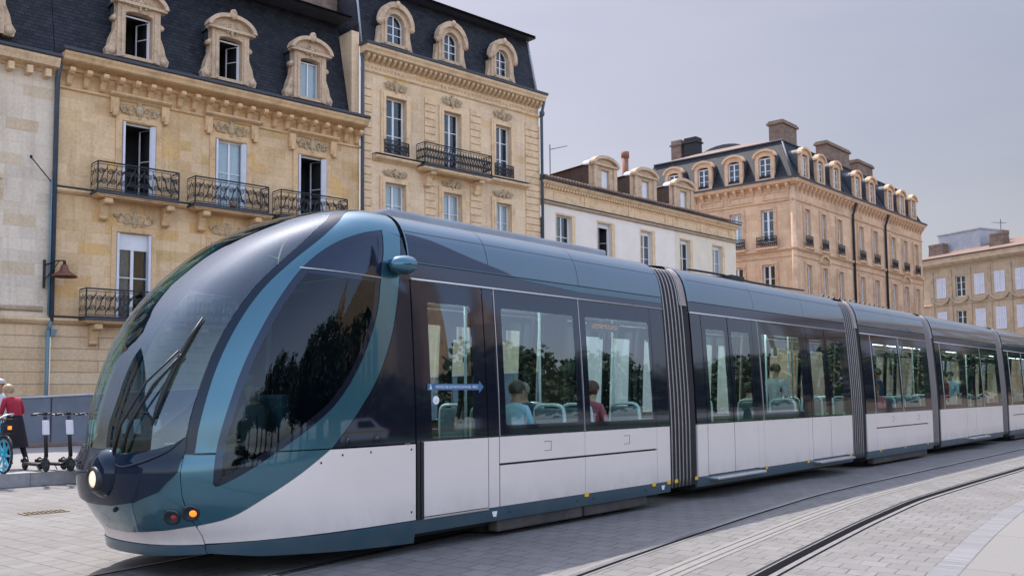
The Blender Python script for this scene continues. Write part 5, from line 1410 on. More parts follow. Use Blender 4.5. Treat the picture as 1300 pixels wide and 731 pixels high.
# ---------------- far house with white shutters
PE = Vector((46.07, 105.0, 0)); RE = atan2(-.908, .419)
E_ = Bld('far_house', 'far grey buff stone house with closed white shutters and a tiled roof', PE, RE, None)
wE = []; shut = []
xsE = [(-.55,.15)]+[(1.9+2.4*k, 3.15+2.4*k) for k in range(24)]
for k, (a, b) in enumerate(xsE):
    for z0, z1 in ((11.6,13.85),(7.8,10.15),(3.6,6)): wE.append((a, b, z0, z1, k))
E_.facade(-1.2, 60, 0, 15.1, [h[:4] for h in wE], M['stone_e'], depth=.3)
for i, (a, b, c, d, k) in enumerate(wE):
    if k in (0, 2) or (k > 5 and (i*7) % 5 == 0):
        E_.window(a, b, c, d, y=.2, bars=(.35,.68), fw=.09)
    else:
        s = MB(); m = (a+b)/2
        for (p, q) in ((a+.02, m-.02), (m+.02, b-.02)):
            s.box(p, q, .02, .06, c+.03, d-.03)
            w_ = (q-p)
            for u0, u1 in ((.0,.14),(.44,.56),(.86,1.)): s.box(p+w_*u0, p+w_*u1, -.04, .03, c+.03, d-.03)
            for zz in (c+.03, (c+d)/2-.06, d-.17): s.box(p, q, -.03, .03, zz, zz+.14)
        E_.put(s, 'shutter', M['shutter'])
for k in range(26):
    x = 1.3+2.4*k; s = MB(); s.slab(rect(x-.22, x+.22, 3, 14.6), -.08, .01); E_.put(s, 'pilaster', M['trim_e'])
for k in range(25):
    s = MB(); a = 1.3+2.4*k; p = arc(a+1.2, 11.55, 1.0, -.62, 0, pi, 10); s.tube([(x, -.12, z) for x, z in p], .13, 6); E_.put(s, 'window_apron', M['trim_e'])
E_.mould(-1.2, 60, 10.75, [(.05,0),(.12,.06),(.16,.2),(.02,.26)], M['trim_e'], 'string_course')
E_.mould(-1.2, 60, 15.0, [(.08,0),(.2,.08),(.5,.16),(.5,.3),(.62,.34),(.62,.5)], M['trim_e'])
mb = MB(); mb.box(-1.2, 60, -.3, .1, 15.5, 16.0); E_.put(mb, 'parapet', M['trim_e'])
E_.mould(-1.2, 60, 15.98, [(.36,0),(.42,.03),(.42,.12),(.2,.14)], M['zinc'], 'gutter')
mb = MB(); mb.quad((-1.2,0,16.1),(60,0,16.1),(60,6,18.0),(-1.2,6,18.0)); mb.quad((-1.2,6,18.0),(60,6,18.0),(60,14,15.5),(-1.2,14,15.5)); mb.quad((-1.2,0,16),(-1.2,6,18),(-1.2,14,15.5),(-1.2,14,0)); E_.put(mb, 'roof', M['tile'])
mb = MB(); mb.bbox(-.6, 4.9, 3.4, 8.0, 16.5, 19.2, .1); mb.box(-.7, 5.0, 3.3, 8.1, 19.15, 19.3); E_.put(mb, 'roof_housing', M['zinc_pale'])
for (x0, x1, y, z1) in ((-.9,1.0,2.2,18.1),(7.0,8.7,2.2,18.2),(6.2,6.9,4.5,18.8),(9.6,11.0,4.5,18.6),(10.9,11.7,3.8,18.8),(22,24,2.2,18.4),(34,36,2.2,18.4)):
    ch = MB(); n = 4
    ch.slab([(x0-.15,15.9),(x1+.15,15.9),(x1-.05,z1-.3),(x0+.05,z1-.3)], y, y+.9); ch.bbox(x0, x1, y-.05, y+.95, z1-.3, z1, .05)
    E_.put(ch, 'chimney', M['chim'])
an = MB(); an.tube([(6.6,4.6,17.5),(6.6,4.6,20.0)], .035, 5); an.tube([(5.7,4.6,19.8),(7.2,4.6,19.5)], .025, 5)
for i in range(5): an.tube([(5.8+i*.3,4.2,19.78-i*.06),(5.8+i*.3,5.0,19.78-i*.06)], .018, 4)
E_.put(an, 'aerial', M['iron'])

# ---------------- row across the square, seen only as a mirror image in the windscreen
R_ = Bld('town_house', 'long buff stone terrace mirrored in the tram windscreen, beyond the left edge', Vector((-46, -46, 0)), radians(75), None)
hr = [(1.5+k*3.4, 2.8+k*3.4, z, z+2.4) for k in range(18) for z in (1, 5.2, 9.2)]
R_.facade(0, 62, 0, 13, hr, M['stone_e'], depth=.3)
for h in hr: R_.window(*h, y=.2, bars=(.35,.68), curtain='full' if int(h[0]*10) % 3 == 0 else None)
R_.mould(-.2, 62.2, 12.9, [(.08,0),(.2,.08),(.5,.16),(.55,.4)], M['trim_e']); mansard(R_, 0, 62, 13.3, 16.5, .1, 1.2)
# ------------------------------------------------------------------ people
def mixj(**k):
    J = dict(pelvis=(0,0,.94), waist=(0,0,1.08), chest=(0,0,1.28), neck=(0,0,1.46), head0=(.02,0,1.55), head1=(.035,0,1.63), head2=(.02,0,1.70))
    for s, y in (('l',1),('r',-1)):
        J.update({'sh'+s:(0,.165*y,1.39),'el'+s:(-.02,.215*y,1.12),'wr'+s:(.05,.22*y,.89),'pa'+s:(.07,.22*y,.81),'hip'+s:(0,.085*y,.89),'kn'+s:(.02,.095*y,.49),'an'+s:(-.03,.10*y,.09),'to'+s:(.11,.11*y,.045)})
    J.update(k); return J
RAD = dict(pelvis=.125, waist=.115, chest=.135, neck=.052, head0=.068, head1=.096, head2=.078)
for s in 'lr': RAD.update({'sh'+s:.068,'el'+s:.044,'wr'+s:.028,'pa'+s:.034,'hip'+s:.088,'kn'+s:.058,'an'+s:.040,'to'+s:.034})
def person(label, loc, rz, J, top, bottom, skin='skin', hair='h_brown', shoe='shoe', long_hair=False, sleeves=False, scale=1., skirt=False, group=None, cat='person'):
    root = empty('person', label, cat, loc, rz, group)
    names = []; vs = []; rad = []; seg = []
    def v(n, p, r): names.append(n); vs.append(tuple(c*scale for c in p)); rad.append(r*scale); return len(vs)-1
    id = {n: v(n, J[n], RAD[n]) for n in J if n in RAD}
    es = []; mats = []
    def e(a, b, m): es.append((id[a], id[b])); mats.append(m)
    e('pelvis','waist',0); e('waist','chest',0); e('chest','neck',0); e('neck','head0',1); e('head0','head1',1); e('head1','head2',1)
    for s in 'lr':
        e('chest','sh'+s,0); e('sh'+s,'el'+s,0); e('el'+s,'wr'+s,0 if sleeves else 1); e('wr'+s,'pa'+s,1)
        e('pelvis','hip'+s,2); e('hip'+s,'kn'+s,2); e('kn'+s,'an'+s,2); e('an'+s,'to'+s,3)
        # five fingers rooted in the palm
        w, p = Vector(J['wr'+s]), Vector(J['pa'+s]); d = (p-w).normalized(); sd = d.cross(Vector((0,1,0)) if abs(d.y) < .8 else Vector((1,0,0))).normalized(); cu = d.cross(sd)
        for k, (o, L) in enumerate(((-.027,.062),(-.009,.075),(.009,.070),(.026,.055))):
            a = p+sd*o+d*.02; b = a+d*L*.6+cu*.006; c = b+d*L*.4+cu*.02
            ia = v('f', a, .011); ib = v('f', b, .009); ic = v('f', c, .007)
            es += [(id['pa'+s], ia), (ia, ib), (ib, ic)]; mats += [1,1,1]
        a = p*.5+w*.5+sd*-.036; b = a+d*.03+sd*-.02; ia = v('t', a, .012); ib = v('t', b, .009); es += [(id['wr'+s], ia), (ia, ib)]; mats += [1,1]
    me = D.meshes.new('body'); me.from_pydata(vs, es, [])
    o = D.objects.new('tmp', me); COL.objects.link(o)
    sk = o.modifiers.new('s', 'SKIN'); sk.use_smooth_shade = True
    for i, r in enumerate(rad):
        d = me.skin_vertices[0].data[i]; d.radius = (r, r); d.use_root = (i == id['pelvis'])
    o.modifiers.new('u', 'SUBSURF').levels = 1
    dg = bpy.context.evaluated_depsgraph_get()
    m2 = D.meshes.new_from_object(o.evaluated_get(dg)); D.objects.remove(o)
    m2.name = 'body'; m2.materials.clear()
    for k in (M[top], M[skin], M[bottom], M[shoe]): m2.materials.append(k)
    V = [Vector(p) for p in vs]
    for p in m2.polygons:
        c = p.center; best = 1e9
        for (a, b), m in zip(es, mats):
            ab = V[b]-V[a]; t = max(0, min(1, (c-V[a]).dot(ab)/max(ab.length_squared, 1e-9)))
            dd = (c-V[a]-ab*t).length - (rad[a]*(1-t)+rad[b]*t)
            if dd < best: best = dd; p.material_index = m
        p.use_smooth = True
    link('body', m2, root)
    # face and hair
    h = Vector(J['head1'])*scale; up = (Vector(J['head2'])-Vector(J['head0'])).normalized(); fw = Vector(J.get('face', (1,0,0))).normalized(); fw = (fw-up*fw.dot(up)).normalized(); rt = up.cross(fw)
    Mm = Matrix((fw, rt, up)).transposed()
    R = .1*scale
    mb = MB()
    for s in (1, -1): q = h+Mm @ Vector((.088,.032*s,.012))*scale; mb.blob(q, (.010*scale,.014*scale,.009*scale), 4)
    mb.build('eyes', M['eye'], root)
    mb = MB(); q = h+Mm @ Vector((.10,0,-.015))*scale; mb.blob(q, (.018*scale,.014*scale,.026*scale), 4, M=Mm)
    for s in (1, -1): q = h+Mm @ Vector((-.005,.092*s,-.01))*scale; mb.blob(q, (.02*scale,.012*scale,.03*scale), 4, M=Mm)
    mb.build('nose_and_ears', M[skin], root)
    mb = MB(); q = h+Mm @ Vector((.086,0,-.062))*scale; mb.blob(q, (.008*scale,.024*scale,.007*scale), 4); mb.build('mouth', M['c_red'], root)
    mb = MB(); n = 9; rows = []
    for i in range(n+1):
        t = -pi/2+pi*i/n; row = []
        for k in range(18):
            a = 2*pi*k/18; front = cos(a)
            lowest = .06 if front > .35 else (-.55 if not long_hair else -1.9)
            zz = sin(t); 
            if zz < lowest:
                zz2 = lowest; rr = cos(max(t, math.asin(max(lowest, -.85))))*1.02
            else: zz2 = zz; rr = cos(t)
            row.append(tuple(h+Mm @ Vector((rr*.112*cos(a)-.010, rr*.104*sin(a), zz2*.112+.022))*scale))
        rows.append(row)
    mb.grid(rows, 0, True, True); mb.build('hair', M[hair], root)
    if skirt:
        mb = MB(); p = Vector(J['waist'])*scale; k = (Vector(J['knl'])+Vector(J['knr']))*.5*scale
        mb.grid([[tuple(p.lerp(k, t)+Vector((cos(2*pi*j/20)*r, sin(2*pi*j/20)*r*1.15, 0))*scale) for j in range(20)] for t, r in ((0,.125),(.3,.16),(.7,.20),(1.1,.24))], 0, True, True)
        mb.build('skirt', M[bottom], root)
    return root
def sit(**k):
    z = -.94+.98
    J = mixj()
    for n, p in list(J.items()): J[n] = (p[0], p[1], p[2]+z-.02)
    for s, y in (('l',1),('r',-1)):
        J['hip'+s] = (.05,.09*y,.92); J['kn'+s] = (.46,.11*y,.93); J['an'+s] = (.44,.11*y,.50); J['to'+s] = (.58,.12*y,.45)
        J['el'+s] = (.06,.22*y,1.14); J['wr'+s] = (.28,.16*y,1.06); J['pa'+s] = (.36,.14*y,1.05)
    J.update(k); return J
def tp(s, y, z=0.): return tram_point(s, y, z)
FW = TROT       # facing the rear of the tram; + pi faces the nose
def stand(zf=.40, **k):
    J = mixj(**k); return {n: ((p[0], p[1], p[2]+zf) if n != 'face' else p) for n, p in J.items()}
seatz = lambda **k: {n: (p[0], p[1], p[2]) for n, p in sit(**k).items()}
person('passenger in a light blue T-shirt sitting at the first side window of the tram', tp(4.95,.80), FW, seatz(), 'c_blue', 'c_navy', 'skin2', 'h_brown')
person('auburn haired passenger in a rose top sitting at the window nearest the first grey bellows', tp(6.55,.80), FW, seatz(), 'c_floral', 'c_navy', 'skin', 'h_red', long_hair=True)
person('passenger in a cream dress standing behind the single door of the tram', tp(3.15,.55), FW+.4, stand(), 'c_cream', 'c_cream', 'skin2', 'h_brown', skirt=True)
person('dark clothed passenger standing in the aisle behind the one in light blue', tp(5.3,-.25), FW+pi, stand(), 'c_black', 'c_grey', 'skin2', 'h_brown', sleeves=True)
person('passenger in dark red sitting on the far side behind the first side window', tp(4.4,-.80), FW, seatz(), 'c_red', 'c_black', 'skin', 'h_brown')
person('passenger in navy sitting on the far side behind the window with the display', tp(6.95,-.70), FW+pi, seatz(), 'c_navy', 'c_black', 'skin', 'h_grey', sleeves=True)
person('passenger in pale grey standing at the first double door of the second carriage', tp(9.55,.35), FW+pi/2, stand(), 'c_white', 'c_grey', 'skin', 'h_blond')
person('passenger in black leaning behind the left leaf of the first double door', tp(9.15,.6), FW, stand(), 'c_black', 'c_navy', 'skin2', 'h_brown')
person('passenger in cream sitting behind the wide window of the second carriage', tp(11.5,.72), FW, seatz(), 'c_cream', 'c_grey', 'skin', 'h_brown', long_hair=True)
person('passenger in a white top standing at the second double door beside the bellows', tp(13.3,.4), FW, stand(), 'c_white', 'c_teal', 'skin', 'h_brown')
person('passenger in teal sitting behind the left window of the third carriage', tp(17.0,.75), FW, seatz(), 'c_teal', 'c_navy', 'skin', 'h_brown')
person('passenger in dark rose sitting opposite the one in teal in the third carriage', tp(17.9,.75), FW+pi, seatz(), 'c_floral', 'c_black', 'skin2', 'h_red')
person('passenger in navy standing behind the right window of the third carriage', tp(19.4,.3), FW+pi/2, stand(), 'c_navy', 'c_navy', 'skin2', 'h_brown', sleeves=True)
person('passenger in teal sitting at the left window of the fourth carriage', tp(22.2,.75), FW, seatz(), 'c_teal', 'c_cream', 'skin', 'h_brown')
person('passenger in dark red standing at the double door of the fourth carriage', tp(24.2,.5), FW+pi/2, stand(), 'c_red', 'c_cream', 'skin', 'h_brown')
person('passenger in light blue standing near the right end of the fourth carriage', tp(25.1,.4), FW, stand(), 'c_blue', 'c_cream', 'skin2', 'h_brown')
person('tram driver in dark grey sitting at the controls behind the windscreen', tp(1.72,0,.05), FW+pi, seatz(), 'c_grey', 'c_black', 'skin', 'h_brown', sleeves=True)

PZ = .25
bend = mixj(pelvis=(0,0,.90), waist=(.03,0,1.03), chest=(.09,0,1.21), neck=(.15,0,1.36), head0=(.19,0,1.43), head1=(.22,0,1.51), head2=(.21,0,1.58),
            shl=(.11,.165,1.32), shr=(.11,-.165,1.32), ell=(.13,.22,1.06), elr=(.08,-.24,1.06), wrl=(.34,.20,.98), wrr=(.28,-.22,.98), pal=(.42,.19,.99), par=(.36,-.21,.99),
            hipl=(0,.085,.86), hipr=(0,-.085,.86), knl=(.12,.1,.48), knr=(-.06,-.1,.47), anl=(.04,.1,.09), anr=(-.22,-.1,.11), tol=(.18,.11,.045), tor=(-.10,-.11,.05))
person('blond woman in a dark red top and long black skirt beside the turquoise bicycle', (-9.62,18.30,PZ), pi-.35, bend, 'c_red', 'c_black', 'skin', 'h_blond', shoe='shoe_l', skirt=True)
walk = mixj(knl=(.14,.095,.50), anl=(.16,.1,.10), tol=(.30,.11,.06), knr=(-.02,-.095,.49), anr=(-.24,-.1,.13), tor=(-.12,-.11,.05), ell=(-.12,.22,1.14), wrl=(-.02,.22,.92), pal=(.03,.22,.84), elr=(.06,-.22,1.13), wrr=(.25,-.2,1.0), par=(.32,-.19,.97))
person('man in a pale grey shirt standing behind the blond woman at the left edge', (-10.36,19.05,PZ), -.4, walk, 'c_white', 'c_navy', 'skin2', 'h_grey', sleeves=True)

# ------------------------------------------------------------------ scooters, bicycle, hoarding, drain
def wheel(parent, x, z, r, w, tyre, hub, spokes=0, rim=None, name='wheel'):
    mb = MB(); n = 28
    mb.tube([(x+(r-w)*cos(2*pi*k/n), 0, z+(r-w)*sin(2*pi*k/n)) for k in range(n)], w, 8, closed=True)
    o = mb.build(name, tyre, parent)
    mb = MB()
    if spokes:
        mb.tube([(x+(r-2.1*w)*cos(2*pi*k/n), 0, z+(r-2.1*w)*sin(2*pi*k/n)) for k in range(n)], w*.8, 6, closed=True)
        for k in range(spokes):
            a = 2*pi*k/spokes; mb.tube([(x,0,z),(x+(r-2*w)*cos(a),0,z+(r-2*w)*sin(a))], .02, 5)
        mb.tube([(x,-.05,z),(x,.05,z)], .035, 10)
    else: mb.tube([(x,-w*.8,z),(x,w*.8,z)], r-w*1.6, 16)
    mb.build('rim', hub, o); return o
def make_scooter():
    r = empty('kick_scooter', 'x', 'kick scooter', (0,0,0), 0, 'kick scooters parked in a row on the platform')
    mb = MB(); mb.bbox(.16,.80,-.08,.08,.10,.155,.02); mb.build('deck', M['scoot'], r)
    mb = MB(); mb.tube([(.80,0,.13),(.93,0,.20),(.985,0,.30)], .035, 8); mb.tube([(.985,0,.28),(.90,0,1.02)], [.036]*2, 10); st = mb.build('stem', M['scoot'], r)
    mb = MB(); mb.bbox(.90,1.0,-.05,.05,.68,.95,.02)
    for i, p in enumerate(mb.v): mb.v[i] = (p[0]-(p[2]-.8)*.115-.01, p[1], p[2])
    mb.build('battery_cover', M['scoot_w'], st)
    mb = MB(); mb.tube(smooth_curve([(.86,-.24,1.05),(.89,-.1,1.07),(.90,0,1.05),(.89,.1,1.07),(.86,.24,1.05)], 3), .016, 8); mb.tube([(.86,-.24,1.05),(.875,-.14,1.06)], .022, 8); mb.tube([(.86,.24,1.05),(.875,.14,1.06)], .022, 8); mb.tube([(.90,-.13,1.06),(1.0,-.17,1.03)], .008, 5); mb.tube([(.90,.13,1.06),(1.0,.17,1.03)], .008, 5); mb.bbox(.87,.94,-.03,.03,1.04,1.10,.01); mb.build('handlebar', M['scoot'], r)
    wheel(r, .99, .11, .11, .03, M['rubber'], M['scoot']); wheel(r, .10, .10, .10, .028, M['rubber'], M['scoot'])
    for x, R in ((.99,.135),(.10,.125)): mb = MB(); mb.tube(arc_pts(x,.105,R,.5,2.75), .018, 6); mb.build('mudguard', M['scoot'], r)
    mb = MB(); mb.box(-.03,-.015,-.03,.03,.14,.20); mb.build('rear_light', M['lamp_red'], r)
    mb = MB(); mb.tube([(.45,.06,.10),(.38,.16,.01)], .012, 6); mb.build('kickstand', M['silver'], r)
    return r
def arc_pts(cx, cz, r, a0, a1, n=8): return [(cx+r*cos(a0+(a1-a0)*i/n), 0, cz+r*sin(a0+(a1-a0)*i/n)) for i in range(n+1)]
sc0 = make_scooter()
spots = [(-8.61,17.49,'black kick scooter with a white stem cover, the one nearest the bicycle and its riders'), (-8.22,17.62,'black kick scooter with a white stem cover standing just left of the tram nose')]
for x, y in ((-7.80,17.62),(-7.52,17.58),(-7.20,17.64),(-6.95,17.58),(-6.60,17.62)): spots.append((x, y, None))
hid = ['black kick scooter seen through the windscreen, leftmost of those behind the glass', 'black kick scooter seen through the windscreen, second from the left behind the glass', 'black kick scooter seen through the windscreen, in the middle of those behind the glass', 'black kick scooter seen through the windscreen, second from the right behind the glass', 'black kick scooter seen through the windscreen, rightmost of those behind the glass']
for i, (x, y, lab) in enumerate(spots):
    o = sc0 if i == 0 else copy_tree(sc0)
    a = radians(-34+(i*37 % 13)-6); o.rotation_euler.z = a
    o.location = (x-.99*cos(a), y-.99*sin(a), PZ); o['label'] = lab or hid[i-2]
bk = empty('bicycle', 'turquoise hire bicycle with a front basket at the left edge of the picture', 'bicycle', (0,0,0))
wheel(bk, .52, .33, .33, .022, M['rubber'], M['bike_t'], 8); wheel(bk, -.52, .33, .33, .022, M['rubber'], M['bike_t'], 8)
mb = MB()
mb.tube([(-.52,.0,.33),(-.12,0,.30)], .018, 8); mb.tube([(-.12,0,.30),(-.26,0,.82)], .02, 8); mb.tube([(-.12,0,.30),(.36,0,.62)], .034, 10); mb.tube([(-.52,0,.33),(-.24,0,.74)], .014, 8); mb.tube([(.34,0,.58),(.30,0,.98)], .024, 8)
mb.tube([(.36,.05,.62),(.46,.05,.45),(.52,.05,.33)], .014, 8); mb.tube([(.36,-.05,.62),(.46,-.05,.45),(.52,-.05,.33)], .014, 8); mb.build('frame', M['bike_t'], bk)
mb = MB(); mb.tube(smooth_curve([(.10,-.30,1.03),(.22,-.28,1.07),(.30,-.1,1.05),(.30,0,1.0),(.30,.1,1.05),(.22,.28,1.07),(.10,.30,1.03)], 3), .014, 8); mb.build('handlebar', M['silver'], bk)
mb = MB(); mb.bbox(-.42,-.14,-.08,.08,.84,.90,.03); mb.build('saddle', M['rubber'], bk)
mb = MB()
for z, k in ((.72,.82),(.86,.92),(.98,1.0)): mb.tube([(.42,-.17*k,z),(.42+.26*k,-.17*k,z),(.42+.26*k,.17*k,z),(.42,.17*k,z)], .008, 5, closed=True)
for i in range(9):
    y = -.16+.04*i; mb.tube([(.62,y*.82,.72),(.68,y,.98)], .005, 4); mb.tube([(.42,y*.82,.72),(.42,y,.98)], .005, 4); mb.tube([(.42,y*.82,.72),(.62,y*.82,.72)], .005, 4)
mb.build('basket', M['iron'], bk)
for x in (.52, -.52): mb = MB(); mb.tube(arc_pts(x,.33,.36,.4,2.65), .022, 6); mb.build('mudguard', M['rubber'], bk)
mb = MB(); mb.bbox(.70,.74,-.03,.03,.80,.86,.01); mb.build('front_light', M['lamp_orange'], bk)
mb = MB(); mb.tube([(-.12,-.08,.30),(-.12,.08,.30)], .05, 12); mb.tube([(-.12,.09,.30),(.02,.09,.22)], .012, 6); mb.tube([(-.12,-.09,.30),(-.26,-.09,.38)], .012, 6); mb.build('crank', M['scoot'], bk)
a = radians(-38); bk.rotation_euler.z = a; bk.location = (-9.20-.52*cos(a), 17.13-.52*sin(a), PZ)
# hoarding of metal sheets
HB = Vector((-13.44,26.23,PZ)); hang = radians(43)
ho = empty('hoarding', 'grey blue metal sheet hoarding standing on the platform in front of the ochre house', 'hoarding', HB, hang)
def htop(x): return 1.34+.012*max(0, x+3)+.0 if x < 0 else 1.38+.045*x
for i in range(-4, 12):
    x0 = i*1.62+.6; x1 = x0+1.60
    mb = MB(); mb.slab([(x0,.10),(x1,.10),(x1,htop(x1)),(x0,htop(x0))], 0, .04); mb.build('sheet', M['panel'], ho)
mb = MB(); mb.tube([(-6,-.01,htop(-6)),(0,-.01,htop(0)),(19.5,-.01,htop(19.5))], .035, 6); mb.build('top_rail', M['zinc_pale'], ho)
mb = MB(); mb.bbox(-6, 19.5, -.05, .25, 0, .12, .02); mb.build('base', M['chim'], ho)
mb = MB()
for i in range(-3, 12): mb.tube([(i*1.62+.59,-.012,.1),(i*1.62+.59,-.012,htop(i*1.62+.59))], .016, 5)
mb.build('seam', M['bogie'], ho)
dr_ = empty('drain_grate', 'rusty drain grate set in the sunlit paving left of the tram', 'drain grate', (-6.62,13.42,.004), radians(43))
mb = MB(); mb.slab(rect(-.30,.30,-.16,.16), 0, .006, map=lambda x,y,z: (x,z,y)); mb.build('frame', M['cast'], dr_)
mb = MB()
for i in range(9): mb.box(-.25+i*.06, -.25+i*.06+.03, -.12, .12, .006, .008)
mb.build('slot', M['groove'], dr_)

# ------------------------------------------------------------------ beyond the right edge: what the tram's windows mirror
def tree(label, loc, h, w, seed, mat='leaf', group=None):
    r = random.Random(seed); root = empty('plane_tree', label, 'tree', loc, r.uniform(0, 6), group)
    mb = MB(); mb.tube(smooth_curve([(0,0,0),(.05,.02,h*.2),(-.05,.06,h*.4),(.02,0,h*.62)], 4), [.28-.17*i/12 for i in range(13)], 8)
    cl = []
    for k in range(16):
        a = k*2.4; t = .32+.5*r.random(); L = w*(.45+.5*r.random())*.5
        p = (L*cos(a), L*sin(a), h*(t+.16)); mb.tube(smooth_curve([(0,0,h*min(t,.6)*.9),(p[0]*.5,p[1]*.5,h*(t+.03)),p], 4), [.09-.008*i for i in range(9)], 5); cl.append(p)
    mb.build('trunk', M['bark'], root)
    mb = MB()
    for k in range(34): a = r.uniform(0, 2*pi); q = sqrt(r.random())*w*.5; z = r.uniform(.36, .97); q *= (1-abs(z-.62)*1.35); cl.append((q*cos(a), q*sin(a), h*z))
    for c in cl:
        R = w*r.uniform(.10,.2)
        for _ in range(70):
            d = Vector((r.gauss(0,1), r.gauss(0,1), r.gauss(0,.8))).normalized()*R*r.random()**.4
            n = Vector((r.gauss(0,1), r.gauss(0,1), r.gauss(.5,1))).normalized(); u = n.orthogonal().normalized(); v = n.cross(u); s = r.uniform(.10,.2)
            P = Vector(c)+d
            mb.add([P-u*s-v*s*.6, P+u*s-v*s*.6, P+u*s*.5+v*s, P-u*s*.5+v*s], [(0,1,2,3)])
    mb.build('crown', M[mat], root); return root
G = 'plane trees beyond the right edge'
t1 = tree('plane tree mirrored in the tram windows, standing beyond the right edge', (33,4,0), 9.5, 7, 1, 'leaf2', G); t2 = tree('plane tree mirrored in the tram windows, standing beyond the right edge', (31,16,0), 5.6, 6.0, 2, 'leaf', G)
row = [(36,-6,1.35),(33,-16,1.2),(37,12,.8),(34,-1,1.25)]+[(43+(k*7 % 5)*.8, -40+k*4.6, (1.25 if k < 9 else .92)+.1*(k % 3)) for k in range(22)]
for i, (x, y, s) in enumerate(row):
    c = copy_tree(t1 if (y < 4 and i % 4) else t2); c.location = (x, y, 0); c.rotation_euler.z = i*1.7; c.scale = (s,)*3
# gothic church: nave, pointed window, buttresses, pinnacles
ch = empty('gothic_church', 'pale gothic church with pinnacles mirrored in the cab side window, beyond the right edge', 'church', (46,7,0), radians(-90))
mb = MB(); mb.slab([(-7,0),(7,0),(7,13),(0,20),(-7,13)], 0, 30, [[(-2.2,3),(2.2,3),(2.2,9.5),(1.3,11.6),(0,13),(-1.3,11.6),(-2.2,9.5)]]); mb.build('nave', M['trim_b'], ch)
mb = MB()
for x in (-7.6,7.6,-11,11):
    mb.box(x-.8,x+.8,-1,1,0,15 if abs(x) < 9 else 10)
    mb.lathe([(1.0,0),(.7,.4),(.25,4),(0,6)], (x,0,15 if abs(x) < 9 else 10), 'z', 8)
    for k in range(4): mb.lathe([(.3,0),(.1,1.2),(0,1.8)], (x+.7*(1 if k % 2 else -1),.7*(1 if k > 1 else -1),15 if abs(x) < 9 else 10), 'z', 6)
mb.build('buttress', M['trim_d'], ch)
mb = MB()
for x in (-1.1,0,1.1): mb.box(x-.12,x+.12,.1,.4,3,11.5)
mb.tube([(x,.2,z) for x, z in arc(0,9.3,1.0,1.0,0,2*pi,20)], .13, 6); mb.build('tracery', M['trim_b'], ch)
mb = MB(); mb.slab([(-2.4,2.8),(2.4,2.8),(2.4,13.2),(-2.4,13.2)], .6, .7); mb.build('window_glass', M['frit'], ch)
mb = MB(); mb.lathe([(3,0),(3,8),(2.4,8.5),(.3,22),(0,24)], (0,15,14), 'z', 8); mb.build('spire', M['slate_d'], ch)
# white van with a yellow stripe
vn = empty('van', 'white van with a yellow stripe mirrored low in the tram side, beyond the right edge', 'van', (24,7.6,0), radians(92))
mb = MB(); mb.slab([(-2.5,.35),(2.35,.35),(2.45,.75),(2.35,1.05),(1.75,1.25),(1.1,1.95),(.8,2.05),(-2.4,2.05),(-2.5,1.8)], -.95, .95); body = mb.build('body', M['mark_white'], vn)
mb = MB(); mb.slab([(-.4,1.25),(1.55,1.25),(1.05,1.85),(-.4,1.85)], -.96, .96); mb.build('side_window', M['frit'], vn)
mb = MB(); mb.slab(rect(-2.49,2.3,.85,1.0), -.958, .958); mb.build('stripe', M['yellow'], vn)
for x in (-1.6,1.55):
    for y in (-.85,.85):
        mb = MB(); mb.tube([(x,y-.1,.33),(x,y+.1,.33)], .33, 18); w_ = mb.build('wheel', M['rubber'], vn); mb = MB(); mb.tube([(x,y-.11,.33),(x,y+.11,.33)], .18, 14); mb.build('rim', M['silver'], w_)
mb = MB(); mb.add([(24.5,-40,.03),(60,-40,.03),(75,60,.03),(27,30,.03),(25.5,9,.03)], [(0,1,2,3,4)]); tag(mb.build('lawn', simple('mown_grass', (.055,.085,.025), .9, var=.3, vscale=1.5)), kind='structure')

# ------------------------------------------------------------------ light, sky, camera
w = D.worlds.new('World'); scene.world = w; w.use_nodes = True; nt = w.node_tree
bg = nt.nodes['Background']; sky = nt.nodes.new('ShaderNodeTexSky'); sky.sky_type = 'NISHITA'; sky.sun_disc = False
SUN = Vector((-.31,.53,1.0)).normalized()
sky.sun_elevation = math.asin(SUN.z); sky.sun_rotation = atan2(SUN.x, SUN.y)
sky.air_density = 1.0; sky.dust_density = 1.6; sky.ozone_density = 1.0
# thin high cloud veil greys the blue
hs = nt.nodes.new('ShaderNodeHueSaturation'); hs.inputs['Saturation'].default_value = .8; hs.inputs['Value'].default_value = 1.0
gm = nt.nodes.new('ShaderNodeGamma'); gm.inputs[1].default_value = .72; nt.links.new(sky.outputs[0], gm.inputs[0]); nt.links.new(gm.outputs[0], hs.inputs['Color'])
tc = nt.nodes.new('ShaderNodeTexCoord'); mp = nt.nodes.new('ShaderNodeMapping'); mp.inputs['Scale'].default_value = (1.2,1.2,4); nt.links.new(tc.outputs['Generated'], mp.inputs[0])
nz = nt.nodes.new('ShaderNodeTexNoise'); nz.inputs['Scale'].default_value = 1.6; nz.inputs['Detail'].default_value = 6; nz.inputs['Roughness'].default_value = .55; nt.links.new(mp.outputs[0], nz.inputs['Vector'])
rp = nt.nodes.new('ShaderNodeValToRGB'); rp.color_ramp.elements[0].position = .35; rp.color_ramp.elements[0].color = (.95,.94,.97,1); rp.color_ramp.elements[1].position = .75; rp.color_ramp.elements[1].color = (1.10,1.06,1.05,1); nt.links.new(nz.outputs[0], rp.inputs[0])
mx = nt.nodes.new('ShaderNodeMix'); mx.data_type = 'RGBA'; mx.blend_type = 'MULTIPLY'; mx.inputs[0].default_value = 1.0
nt.links.new(hs.outputs[0], mx.inputs[6]); nt.links.new(rp.outputs[0], mx.inputs[7])
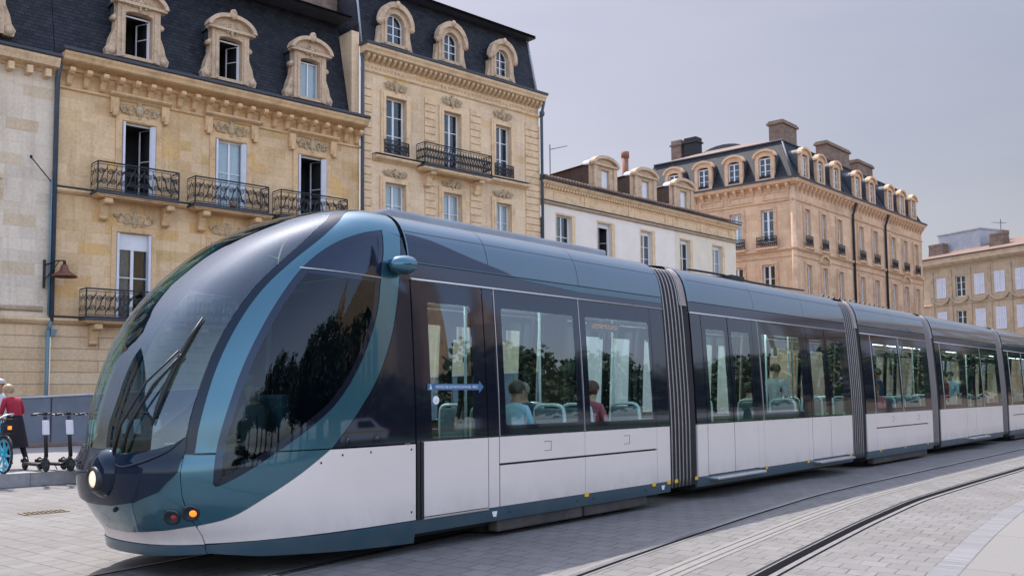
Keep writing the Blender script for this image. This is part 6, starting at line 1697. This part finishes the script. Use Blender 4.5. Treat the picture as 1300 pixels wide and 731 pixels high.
# added fill: sky brightened away from the sun to light the shaded fronts
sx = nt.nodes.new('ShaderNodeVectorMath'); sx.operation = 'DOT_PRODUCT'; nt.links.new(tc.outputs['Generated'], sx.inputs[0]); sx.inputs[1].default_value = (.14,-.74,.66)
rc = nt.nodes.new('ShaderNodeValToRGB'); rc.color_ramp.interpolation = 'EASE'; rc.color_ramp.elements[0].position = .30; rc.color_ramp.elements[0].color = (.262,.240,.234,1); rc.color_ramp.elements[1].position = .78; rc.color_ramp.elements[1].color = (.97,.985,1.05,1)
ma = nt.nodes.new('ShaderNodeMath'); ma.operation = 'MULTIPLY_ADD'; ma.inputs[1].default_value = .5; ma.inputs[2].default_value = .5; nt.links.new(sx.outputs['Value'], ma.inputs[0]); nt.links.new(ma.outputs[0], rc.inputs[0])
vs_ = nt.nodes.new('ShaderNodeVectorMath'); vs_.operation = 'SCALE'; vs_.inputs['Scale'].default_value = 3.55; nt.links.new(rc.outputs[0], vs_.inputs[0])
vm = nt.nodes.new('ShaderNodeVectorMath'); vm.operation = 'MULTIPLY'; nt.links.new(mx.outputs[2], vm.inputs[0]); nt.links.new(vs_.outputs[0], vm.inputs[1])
# glow of the veil round the sun
sg = nt.nodes.new('ShaderNodeVectorMath'); sg.operation = 'DOT_PRODUCT'; nt.links.new(tc.outputs['Generated'], sg.inputs[0]); sg.inputs[1].default_value = tuple(SUN)
mg = nt.nodes.new('ShaderNodeMapRange'); mg.inputs['From Min'].default_value = .38; mg.inputs['From Max'].default_value = .9; mg.inputs['To Min'].default_value = .86; mg.inputs['To Max'].default_value = 1.22; nt.links.new(sg.outputs['Value'], mg.inputs['Value'])
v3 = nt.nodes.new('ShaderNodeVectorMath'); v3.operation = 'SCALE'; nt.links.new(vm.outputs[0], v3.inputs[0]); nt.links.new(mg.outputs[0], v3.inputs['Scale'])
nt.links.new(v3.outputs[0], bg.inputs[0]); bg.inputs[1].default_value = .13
sl = D.lights.new('sun', 'SUN'); sl.energy = 3.8; sl.angle = radians(.6); sl.color = (1,.95,.87)
so = D.objects.new('sun', sl); COL.objects.link(so); so.rotation_euler = SUN.to_track_quat('Z','Y').to_euler(); so.location = (-15, 30, 60)

cam = D.cameras.new('camera'); co = D.objects.new('camera', cam); COL.objects.link(co); scene.camera = co
cam.sensor_fit = 'HORIZONTAL'; cam.sensor_width = 36; cam.lens = 1195.5/1300*36; cam.shift_y = (413.0-365.5)/1300; cam.clip_end = 4000; cam.clip_start = .1
pt, rl = radians(4.174), radians(-.526)
F = Vector((0,cos(pt),sin(pt))); U0 = Vector((0,-sin(pt),cos(pt))); X0 = Vector((1,0,0))
Xc = X0*cos(rl)+U0*sin(rl); Uc = U0*cos(rl)-X0*sin(rl)
co.matrix_world = Matrix(((Xc.x,Uc.x,-F.x,0),(Xc.y,Uc.y,-F.y,0),(Xc.z,Uc.z,-F.z,1.6),(0,0,0,1)))
scene.view_settings.view_transform = 'Standard'; scene.view_settings.look = 'None'; scene.view_settings.gamma = 1.0; scene.view_settings.exposure = 0.75
scene.cycles.max_bounces = 10; scene.cycles.transparent_max_bounces = 24; scene.cycles.use_denoising = True
scene.cycles.caustics_reflective = False; scene.cycles.caustics_refractive = False
